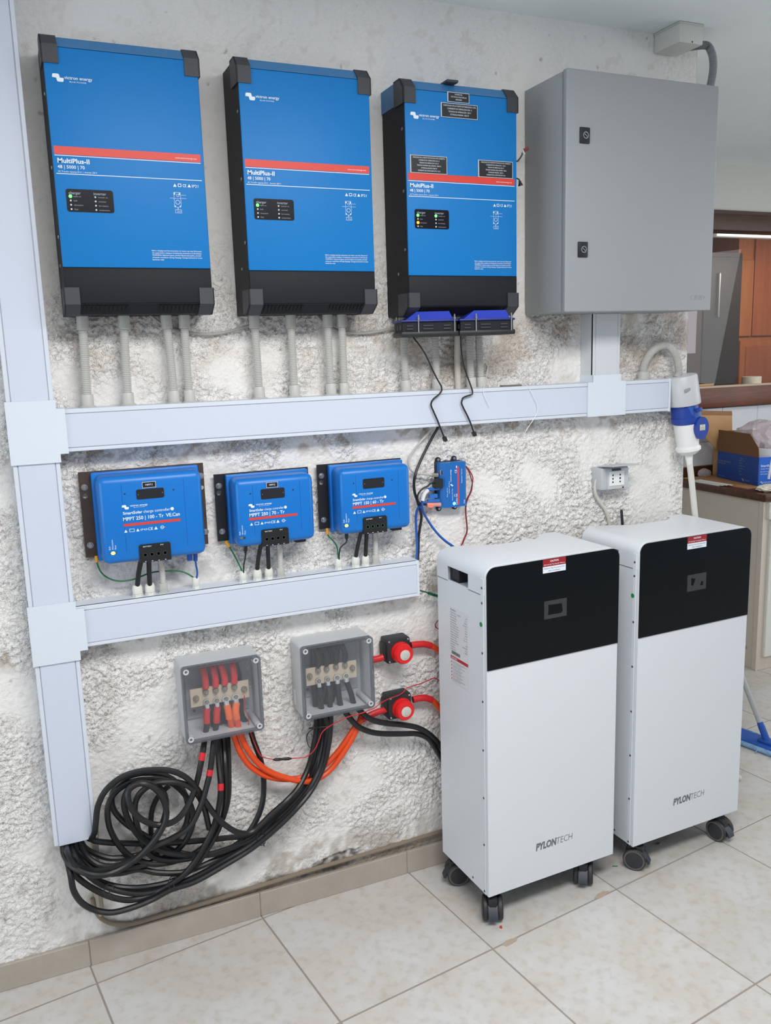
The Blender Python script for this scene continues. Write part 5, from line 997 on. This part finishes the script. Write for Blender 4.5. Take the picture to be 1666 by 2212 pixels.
    # casters
    CBK = mat('caster_black', (34, 35, 39), .5); CT = mat('caster_tyre', (44, 45, 47), .55); CS = mat('caster_ring', (92, 90, 86), .4)
    for (u, w_, a) in ((.030, .030, -28), (.358, .040, -40), (.036, .214, 252), (.385, .208, 200)) if lab else ((.030, .030, 38), (.372, .020, 10), (.050, .208, 190), (.385, .208, 230)):
        c = obj('caster', MB().lathe([(.015, .072), (.020, .080), (.020, .087)], n=16).rbox(-.0135, .0135, -.032, .018, .030, .074, .006, 2), CBK, t); c.location = (u, w_, -.0211); c.rotation_euler = (0, 0, math.radians(a))
        for sx in (-1, 1):
            x = sx*.0205; obj('wheel', MB().lathe([(.022, -.007), (.0315, -.0065), (.034, -.003), (.034, .004), (.0305, .0068), (.022, .0075)], (x, -.008, .0343), (sx, 0, 0), 28), CT, c)
            obj('hub_ring', MB().lathe([(.0270, .0064), (.0310, .0076), (.0300, .0080), (.0265, .0072)], (x, -.008, .0343), (sx, 0, 0), 28, cap=False), CS, c)
        obj('brake_pedal', MB().prism([(-.026, .056), (-.046, .036), (-.052, .024), (-.046, .022), (-.038, .034), (-.020, .044)], -.013, .013, 'x'), mat('pedal', (46, 50, 60), .45), c)
    return t
def ring_(p, x, z, M):
    n = 8; o = circ(x+.004, z, .0034, n); i = circ(x+.004, z, .0024, n); v = [(a, -.0002, b) for a, b in o]+[(a, -.0002, b) for a, b in i]; p.add(v, [(q, (q+1) % n, (q+1) % n+n, q+n) for q in range(n)], M)
battery((1.1073, -.3264), 'white battery on casters whose left side shows a rating label, nearer the cable coil')
battery((1.6088, -.3069), 'white battery on casters beside the counter, partly hidden by the other battery', False)
solo('antenna', MB().lathe([(.0045, 0), (.0045, .07), (.0035, .073)], at(1346, 1150, -.035), (-.10, 0, 1), 10), RUBBERG, 'short black antenna stub standing up behind the farther battery', 'antenna')

# ================================================================ WALL SOCKET AND INDUSTRIAL PLUG
SG = mat('socket_grey', (184, 188, 190), .5)
st = thing('wall_socket', 'grey surface socket box with a white double outlet, open flap on top', 'socket', (1.7, 0, 1.11))
child('box', MB().rbox(1.672, 1.776, -.050, -.001, 1.112, 1.180, .005, 2), SG, st)
child('face', MB().rbox(1.694, 1.772, -.054, -.049, 1.113, 1.176, .003, 2), mat('socket_face_grey', (192, 196, 198), .5), st)
ot = child('outlet', MB().rbox(1.699, 1.755, -.0565, -.053, 1.123, 1.169, .002, 1), WHITEP, st)
for i, xx in enumerate((1.711, 1.738)):
    for j in (-1, 0, 1): child('pin_hole', MB().lathe([(.0028 if j or i == 0 else .0034, 0), (.0026, .0006)], (xx, -.0565, 1.146+j*.0105), (0, -1, 0), 12), mat('hole_dark', (30, 30, 32), .6), st)
child('screw', MB().lathe([(.0032, 0), (.0026, .001)], (1.7515, -.054, 1.1165), (0, -1, 0), 10), GUARD, st)
child('flap', MB().rbox(-.047, .053, -.070, .004, -.002, .002, .001, 1, Matrix.Translation((1.722, -.030, 1.1835)) @ Matrix.Rotation(math.radians(-6), 4, 'X')), SG, st)
child('catch', MB().rbox(1.708, 1.742, -.0565, -.050, 1.170, 1.176, .001, 1), GUARD, st)
P = [Vector((1.681, -.030, 1.150)), at(1288, 1040, -.022), at(1286, 1062, -.018), at(1293, 1080, -.014), at(1304, 1096, -.012), at(1312, 1112, -.011), at(1317, 1135, -.011), at(1318, 1170, -.011)]
solo('socket_cable', MB().tube(P, .0052, 10), mat('old_cable', (206, 202, 192), .55), 'pale cable running from the grey wall socket down behind the batteries', 'cable')
# arching conduit and the connector it feeds
K2 = Crop(3.911, 1240, 640)
P = [K2.at(868, 690, -.058), K2.at(885, 640, -.056), K2.at(880, 570, -.052), K2.at(860, 500, -.046), K2.at(815, 435, -.04), K2.at(765, 415, -.034), K2.at(700, 435, -.030), K2.at(650, 480, -.030), K2.at(610, 545, -.030), K2.at(590, 610, -.030), K2.at(585, 700, -.030)]
P[-1].z = ZT1
conduit('corrugated_conduit', P, .0125, 'grey corrugated conduit arching from the upper trunking to the blue-and-grey connector', None, True, pitch=.004, couplen=.024)
I2 = Crop(7.06, 1430, 800)
top = Vector((1.966, -.056, 1.447)); bot = Vector((2.008, -.056, 1.182)); dv = (bot-top).normalized(); L = (bot-top).length
it = thing('industrial_connector', 'industrial connector with grey hood, blue collar and white plug hanging at the wall end', 'connector', top)
GH = mat('hood_grey', (196, 198, 200), .35); IB = mat('connector_blue', (28, 62, 150), .38)
child('hood', MB().lathe([(.030, -.002), (.044, .000), (.0465, .004), (.0505, .088), (.0495, .0905), (.044, .0905)], top, dv, 32), GH, it)
child('hood_slot', MB().rbox(-.013, .013, -.002, .002, -.005, .005, .0018, 2, Matrix.Translation(top+dv*.043+Vector((-.020, -.0445, .0))) @ Matrix.Rotation(-.25, 4, 'Y')), mat('slot_grey', (150, 152, 154), .5), it)
child('collar', MB().lathe([(.041, .084), (.0415, .128), (.0435, .130), (.0435, .146), (.0400, .150), (.030, .150)], top, dv, 32), IB, it)
child('plug', MB().lathe([(.0385, .147), (.0375, .165), (.0335, .222), (.0350, .224), (.0385, .228), (.0385, .236), (.022, .250), (.0125, .252), (.0085, .288)], top, dv, 28), WHITEP, it)
P = [I2.at(440, 520, -.098), I2.at(520, 560, -.104), I2.at(590, 640, -.108), I2.at(610, 720, -.108)]
child('hinge', MB().rbox(-.017, .017, -.006, .006, -.032, .032, .003, 2, Matrix.Translation((P[0]+P[3])*.5+Vector((0, .012, .004))) @ Matrix.Rotation(-.55, 4, 'Y')), mat('hinge_blue', (50, 96, 176), .38), it)
child('hinge_pin', MB().rbox(-.011, .011, -.010, .0, -.006, .006, .002, 2, Matrix.Translation(I2.at(545, 600, -.102)) @ Matrix.Rotation(-.3, 4, 'Y')), IB, it)
cc = I2.at(620, 872, -.104); pl = [(cc.x+.0262*math.cos(a), cc.z+.0335*math.sin(a)-(.0035 if -2.3 < a < -.9 else 0)) for a in np.linspace(-math.pi, math.pi, 41)[:-1]]
cp = child('cap', MB().prism(pl, -.104, -.094), IB, it)
s_ = obj('cap_label', MB().rbox(.0, .0, 0, 0, 0, 0) if 0 else MB().add([tuple(p-it.location) for p in (Vector((cc.x-.0105, -.1043, cc.z-.0085)), Vector((cc.x+.0110, -.1043, cc.z-.0080)), Vector((cc.x+.0105, -.1043, cc.z+.0095)), Vector((cc.x-.0105, -.1043, cc.z+.0090)))], [(0, 1, 2, 3)]), mat('sticker', (206, 204, 198), .5), cp, 0)
q = MB(); text(q, 'CE', cc.x-.003, cc.x+.003, cc.z+.0045, .003, -.1045); text(q, '16A-6h', cc.x-.008, cc.x+.008, cc.z-.001, .003, -.1045); text(q, '220-250V~', cc.x-.009, cc.x+.009, cc.z-.006, .003, -.1045); q.v = [tuple(Vector(p)-it.location) for p in q.v]; obj('cap_print', q, MATS['ink'], cp, 0)
e = top+dv*.286; P = [e-dv*.02, e+Vector((.010, 0, -.05)), e+Vector((.034, .004, -.17)), e+Vector((.060, .008, -.30)), e+Vector((.085, .010, -.45)), e+Vector((.11, .012, -.62)), e+Vector((.16, .02, -.80)), e+Vector((.26, .02, -1.10)), e+Vector((.30, .02, -1.172))]
solo('supply_cable', MB().tube([Vector((p.x, p.y, max(p.z, .011))) for p in P], .0095, 12, step=.02), mat('cable_white', (214, 212, 204), .5), 'thick whitish cable hanging from the industrial connector down past the wall end', 'cable')

# ================================================================ NEXT ROOM: COUNTER, CARTON, MOP
CTX, CTY, CTZ = 3.18, .713, .855
ct = thing('counter', 'kitchen counter with brown stone top and cream end panel in the next room', 'counter', (CTX, CTY, 0))
STONE = mat('brown_stone', (98, 60, 44), .3, var=(40, (66, 40, 30), .35, .7), spec=.5); PANEL = mat('cream_panel', (212, 203, 192), .6, var=(3, (204, 194, 182), .3, .7)); PW = mat('worn_white_paint', (222, 222, 214), .5, var=(9, (200, 192, 178), .25, .45))
child('worktop', MB().rbox(CTX-.004, 5.3, CTY-.01, FYW-.007, CTZ-.036, CTZ, .006, 2), STONE, ct)
child('upstand', MB().rbox(CTX, 5.3, FYW-.024, FYW-.0075, CTZ, CTZ+.052, .003, 1), STONE, ct)
child('carcass', MB().box(CTX+.012, 5.28, CTY+.03, FYW-.01, .0, CTZ-.036), PANEL, ct, 0)
child('front_rail', MB().box(CTX+.0605, 5.28, CTY+.004, CTY+.0295, .001, .062).box(CTX+.004, CTX+.060, CTY+.004, CTY+.0295, .001, CTZ-.037), mat('rail_cream', (208, 198, 184), .55), ct, 0)
child('door', MB().rbox(CTX+.040, CTX+.56, CTY-.012, CTY+.006, .066, CTZ-.13, .003, 1), PW, ct); child('drawer_front', MB().rbox(CTX+.022, CTX+.56, CTY-.014, CTY+.006, CTZ-.120, CTZ-.040, .003, 1), PW, ct)
child('end_screw', MB().lathe([(.009, 0), (.008, .002)], (CTX+.012, CTY+.075, .095), (-1, 0, 0), 14), mat('screw_cap', (172, 160, 146), .5), ct)
# flattened cardboard under the carton
CAR = mat('cardboard', (166, 124, 84), .75, var=(20, (150, 110, 72), .3, .7)); CARI = mat('cardboard_inside', (120, 84, 54), .75)
fc = [(3.215, 1.29), (3.225, .86), (3.60, .80), (3.64, 1.27)]
solo('cardboard_sheet', MB().prism(fc, CTZ, CTZ+.004, 'z'), CAR, 'flat cardboard sheet lying on the counter under the blue carton', 'cardboard')
# open blue carton
bl = Vector((3.378, 1.205)); bm = Vector((3.317, .882)); u = (bl-bm); W2 = .215; n_ = Vector((u.y, -u.x)).normalized(); z0, z1 = CTZ+.004, CTZ+.004+.138
cx = thing('carton', 'open blue printed carton with brown flaps raised, on the counter', 'box', (bm.x, bm.y, z0))
CBL = mat('carton_blue', (20, 66, 148), .5); CBB = mat('carton_bright_blue', (18, 96, 205), .5)
M2 = Matrix(((u.normalized().x, n_.x, 0, bm.x), (u.normalized().y, n_.y, 0, bm.y), (0, 0, 1, z0), (0, 0, 0, 1)))     # local x back along the long side, y across
Lc = u.length; H = z1-z0
def cart(name, mb, m, par=None, smooth=0): mb.v = [tuple((M2 @ Vector(p))-cx.location) for p in mb.v]; return obj(name, mb, m, par or cx, smooth)
wl = cart('long_side', MB().box(0, Lc, 0, .003, 0, H), CBL); fr_ = cart('short_side', MB().box(-.0005, .0025, .003, W2, 0, H), CBB); cart('far_side', MB().box(0, Lc, W2, W2+.003, 0, H), CBL); cart('back_side', MB().box(Lc-.003, Lc, .003, W2, 0, H), CBL); cart('bottom', MB().box(0, Lc, 0, W2, 0, .003), CAR)
cart('flap', MB().prism([(.0, H), (.006, H+.045), (.075, H+.108), (Lc, H+.108), (Lc, H)], -.001, .002), CARI)
cart('flap', MB().prism([(.0, H), (.02, H+.10), (W2-.02, H+.10), (W2, H)], Lc, Lc+.003, 'x'), CARI)
pk = MB(); Mx = Matrix(((-1, 0, 0, Lc), (0, 1, 0, 0), (0, 0, 1, 0), (0, 0, 0, 1)))
yy = -.0006
for s_, x, z, h_ in (('SmartSolar charge controller', .01, .088, .006), ('MPPT 250 | 100', .01, .076, .006), ('www.victronenergy.com', .01, .012, .004), ('INPUT', .19, .116, .005), ('VOLTAGE   150V', .175, .106, .0045), ('12/24/48V', .18, .094, .0045), ('CURRENT  60A', .18, .080, .0045), ('OUTPUT  1A', .182, .066, .0045), ('SERIES', .18, .052, .0045), ('IP43   CE', .19, .038, .0045)): textl(pk, s_, x, z, h_, yy, .005, 0, Mx)
brand(pk, .205, .010, .012, yy, Mx); cart('lettering', pk, PRINTD, wl)
pk = MB(); Mf = Matrix(((0, -1, 0, -.0012), (1, 0, 0, 0), (0, 0, 1, 0), (0, 0, 0, 1)))
for s_, x, z, h_, bb in (('SmartSolar', .012, .092, .0105, .02), ('charge controller', .012, .080, .006, 0), ('Bluetooth Smart', .012, .066, .005, 0), ('MPPT 250/70', .012, .054, .005, 0)): textl(pk, s_, x, z, h_, .0, bb, 0, Matrix(((0, 0, 0, -.0012), (1, 0, 0, 0), (0, 0, 1, 0), (0, 0, 0, 1))))
brand(pk, .012, .010, .012, 0, Matrix(((0, 0, 0, -.0012), (1, 0, 0, 0), (0, 0, 1, 0), (0, 0, 0, 1)))); cart('lettering', pk, PRINT, fr_)
def crumple(cx_, cy_, cz_, rx, ry, rz, seed, n=26):
    r = np.random.RandomState(seed); b = bmesh.new(); bmesh.ops.create_icosphere(b, subdivisions=4, radius=1)
    ph = r.rand(14, 4)*6; dr_ = r.randn(14, 3)
    for v in b.verts:
        p = np.array(v.co); f = 0
        for k in range(14): f += .5/(1+k*.3)*abs(math.sin(dr_[k] @ p*(2.2+k*.7)+ph[k, 0]))
        s = .72+.22*f; v.co = (p[0]*rx*s, p[1]*ry*s, p[2]*rz*s)
    b.verts.index_update(); m = MB().add([(v.co.x+cx_, v.co.y+cy_, v.co.z+cz_) for v in b.verts], [[v.index for v in q.verts] for q in b.faces]); b.free(); return m
BAG = clear('thin_film', (236, 232, 234), haze=.42, hazecol=(222, 208, 210))
c_ = M2 @ Vector((Lc*.62, W2*.72, H+.060)); solo('plastic_bag', crumple(c_.x, c_.y, c_.z, .125, .10, .085, 5), BAG, 'crumpled clear plastic bag bulging out of the blue carton', 'bag', smooth=12)
c_ = M2 @ Vector((.05, W2*.30, H-.010)); solo('foam_insert', MB().rbox(-.022, .022, -.05, .05, -.10, .045, .004, 2, Matrix.Translation(c_) @ Matrix.Rotation(.15, 4, 'Y') @ Matrix.Rotation(.3, 4, 'Z')), mat('foam_white', (232, 234, 240), .6), 'white foam piece standing in the near end of the blue carton', 'foam')
solo('dark_manual', MB().rbox(-.05, .05, -.004, .004, -.09, .07, .001, 1, Matrix.Translation(M2 @ Vector((.15, W2*.52, H-.02))) @ Matrix.Rotation(.9, 4, 'Z') @ Matrix.Rotation(.2, 4, 'X')), mat('manual_dark', (60, 58, 66), .5), 'dark wrapped piece standing inside the plastic on the blue carton', 'packet')
# second carton behind, only its raised tan flap shows
sc = thing('carton', 'tan cardboard carton with a raised flap, against the wall behind the blue carton', 'box', (3.30, 1.25, CTZ))
TAN = mat('tan_board', (206, 164, 118), .7, var=(8, (196, 150, 104), .3, .7))
y = 1.235
P_ = [at(1497, 893, y), at(1582, 896, y), at(1583, 985, y), at(1553, 976, y), at(1523, 944, y), at(1497, 925, y)]; child('raised_flap', MB().prism([(p.x, p.z) for p in P_], y, y+.004), TAN, sc, 0)
P_ = [at(1500, 887, y), at(1581, 888, y), at(1582, 897, y), at(1500, 896, y)]; child('flap_edge', MB().prism([(p.x, p.z) for p in P_], y-.002, y+.003), CAR, sc, 0)
child('box_side', MB().box(3.43, 3.70, 1.242, 1.29, CTZ+.0045, CTZ+.15), TAN, sc, 0)
PAP = mat('paper', (222, 222, 218), .7)
m = MB(); random.seed(3)
for i in range(5): 
    a, b = 3.19+i*.012, 1.10+random.uniform(-.05, .05); m.add([(a, b-.10, CTZ+.002+i*.003), (a+.05, b-.11, CTZ+.006+i*.003), (a+.06, b+.08, CTZ+.012+i*.002), (a+.004, b+.09, CTZ+.003+i*.003)], [(0, 1, 2, 3)])
m2 = MB()
for i in range(4): m2.rbox(3.186+i*.006, 3.205+i*.005, 1.00-.02*i, 1.20-.015*i, CTZ+.0002+i*.003, CTZ+.0026+i*.003, .0008, 1)
solo('paper_stack', m2, PAP, 'few white paper strips at the left edge of the counter', 'paper')
a = atz(1640, 1070, CTZ); solo('crumpled_paper', crumple(3.30, .765, CTZ+.014, .085, .05, .016, 9), mat('crumpled_paper', (224, 218, 200), .7), 'crumpled cream paper at the front corner of the counter', 'paper', smooth=20)
solo('crumpled_film', crumple(3.345, 1.262, CTZ+.020, .035, .02, .022, 12), BAG, 'small ball of clear film against the upstand behind the cartons', 'film', smooth=12)
# things on and behind the window
P_ = at(1634, 822, FYW-.012); solo('tape_roll', MB().lathe([(.020, 0), (.048, 0), (.050, .002), (.050, .040), (.048, .042), (.020, .042), (.020, 0)], (P_.x, FYW+.02, 1.318), n=28, cap=False), mat('roll_cream', (226, 214, 192), .6), 'cream tape roll standing on the window ledge', 'tape roll')
P_ = at(1522, 836, FYW); solo('dry_leaf', MB().prism([(P_.x-.07, FYW-.01), (P_.x-.01, FYW+.015), (P_.x+.075, FYW+.01), (P_.x+.06, FYW-.005), (P_.x+.0, FYW-.015)], 1.3245, 1.334, 'z'), mat('tan_scrap', (214, 170, 120), .6), 'tan scrap lying on the left end of the window ledge', 'scrap')
a, b = at(1480, 668, FYW+.03), at(1504, 763, FYW+.03); solo('paper_sheet', MB().box(a.x, b.x, FYW+.034, FYW+.036, b.z, a.z+.18), mat('lilac_paper', (196, 186, 190), .7), 'pale lilac paper sheet stuck on the window pane at the wall end', 'paper')
BY = 2.62
OW_ = mat('orange_wood', (176, 106, 56), .42, var=(5, (158, 90, 44), .3, .7, (6, 6, .6))); OW2 = mat('red_wood', (168, 94, 50), .4, var=(5, (150, 78, 40), .3, .7, (6, 6, .6)))
struct('wall_room_beyond', MB().box(3.2, 6.6, BY+.5, BY+.6, 0, 2.9).box(3.2, 3.3, FYW+.14, BY+.5, 0, 2.9), mat('beyond_wall', (70, 54, 46), .6, var=(3, (48, 38, 34), .35, .65)))
struct('ceiling_room_beyond', MB().box(3.2, 6.6, FYW+.1, BY+.6, 2.62, 2.7), mat('beyond_ceiling', (214, 214, 218), .8))
cu = thing('cupboard', 'orange wooden cupboard seen through the window', 'cupboard', (4.93, BY, 0))
child('carcass', MB().box(4.90, 6.4, BY, BY+.45, 0, 2.50), OW_, cu, 0)
child('door', MB().rbox(5.045, 5.55, BY-.02, BY, 1.585, 2.50, .004, 1), OW2, cu); child('door', MB().rbox(4.905, 5.035, BY-.02, BY, 1.585, 2.12, .004, 1), OW_, cu); child('door', MB().rbox(4.935, 5.55, BY-.02, BY, .70, 1.555, .004, 1), OW_, cu); child('panel', MB().rbox(4.985, 5.50, BY-.026, BY-.018, .76, 1.515, .004, 1), OW2, cu)
dk = thing('wardrobe', 'dark brown wardrobe seen through the window beside the orange cupboard', 'wardrobe', (4.0, BY-.1, 0))
child('carcass', MB().box(3.75, 4.885, BY-.05, BY+.4, 0, 2.16), mat('deep_brown', (74, 52, 42), .45, var=(4, (54, 40, 34), .3, .7)), dk, 0); child('door', MB().rbox(3.77, 4.52, BY-.07, BY-.05, .3, 2.13, .004, 1), MATS['deep_brown'], dk); child('door', MB().rbox(4.53, 4.87, BY-.07, BY-.05, .3, 2.13, .004, 1), mat('dark_door', (52, 44, 40), .45), dk)
for x in (4.44, 4.64): child('handle', MB().rbox(x, x+.012, BY-.095, BY-.07, 1.72, 2.02, .003, 1), STEEL, dk)
bd = MB().rbox(3.6, 5.3, FYW+.60, FYW+.85, 1.545, 1.560, .004, 1); solo('shelf', bd, mat('shelf_grey', (120, 112, 108), .4), 'thin shelf board seen edge-on through the window', 'shelf') if 0 else None
tb = thing('ceiling_batten', 'white strip lamp housing under the ceiling seen through the window', 'lamp', (4.5, 2.0, 2.30)); child('housing', MB().rbox(4.07, 5.6, 1.98, 2.05, 2.178, 2.226, .006, 2), mat('batten_white', (222, 228, 236), .5), tb); child('bracket', MB().box(4.3, 4.34, 2.0, 2.03, 2.21, 2.63).box(5.2, 5.24, 2.0, 2.03, 2.21, 2.63), MATS['batten_white'], tb, 0)

# flat mop on the floor behind the batteries
mp = thing('flat_mop', 'blue flat mop lying on the floor right of the farther battery', 'mop', (2.60, .11, 0), math.radians(-78))
MOPB = mat('mop_blue', (30, 84, 170), .5); FRG = mat('mop_fringe', (150, 184, 214), .85, var=(60, (92, 140, 190), .3, .7), bump=(180, .004))
obj('pad', MB().rbox(-.21, .21, -.065, .065, .001, .016, .007, 3), FRG, mp); obj('plate', MB().rbox(-.175, .175, -.045, .045, .014, .021, .003, 2), MOPB, mp); obj('joint', MB().rbox(-.030, .030, -.020, .020, .020, .034, .004, 2).lathe([(.013, .0), (.013, .055), (.011, .075)], (0, 0, .028), (-.42, -.05, .9), 14), MATS['mop_blue'], mp)
obj('pole', MB().lathe([(.0105, .06), (.0105, .55)], (0, 0, .028), (-.42, -.05, .9), 14), mat('pole_grey', (176, 178, 178), .4), mp)
m = MB()
for k in range(60):
    a = k/60*2*math.pi; x = .205*math.copysign(min(1, abs(math.cos(a))**.35), math.cos(a)); y = .064*math.copysign(min(1, abs(math.sin(a))**.5), math.sin(a)); m.tube([(x*.97, y*.95, .012), (x*1.03, y*1.10, .008), (x*1.05, y*1.22, .0025)], .0026, 5, smooth=False)
obj('fringe', m, FRG, mp, kind='stuff')
# crumbs on the floor
a = atz(1083, 2003, 0); solo('red_scrap', MB().prism([(a.x-.006, a.y), (a.x-.001, a.y-.007), (a.x+.004, a.y+.003), (a.x, a.y+.006)], .0002, .0018, 'z'), mat('scrap_red', (196, 60, 54), .5), 'tiny red plastic scrap on the floor before the nearer battery', 'scrap')
a = atz(1329, 1872, 0); solo('green_scrap', MB().prism([(a.x-.008, a.y+.003), (a.x+.006, a.y-.004), (a.x+.009, a.y-.002), (a.x-.005, a.y+.005)], .0002, .0014, 'z'), mat('scrap_green', (40, 130, 80), .5), 'tiny green wire scrap on the floor between the batteries', 'scrap')
a = atz(1421, 1823, 0); solo('dark_crumb', MB().prism([(a.x-.008, a.y), (a.x, a.y-.005), (a.x+.010, a.y), (a.x, a.y+.005)], .0002, .003, 'z'), mat('crumb', (110, 100, 90), .7), 'tiny dark crumb on the floor under the farther battery', 'crumb')
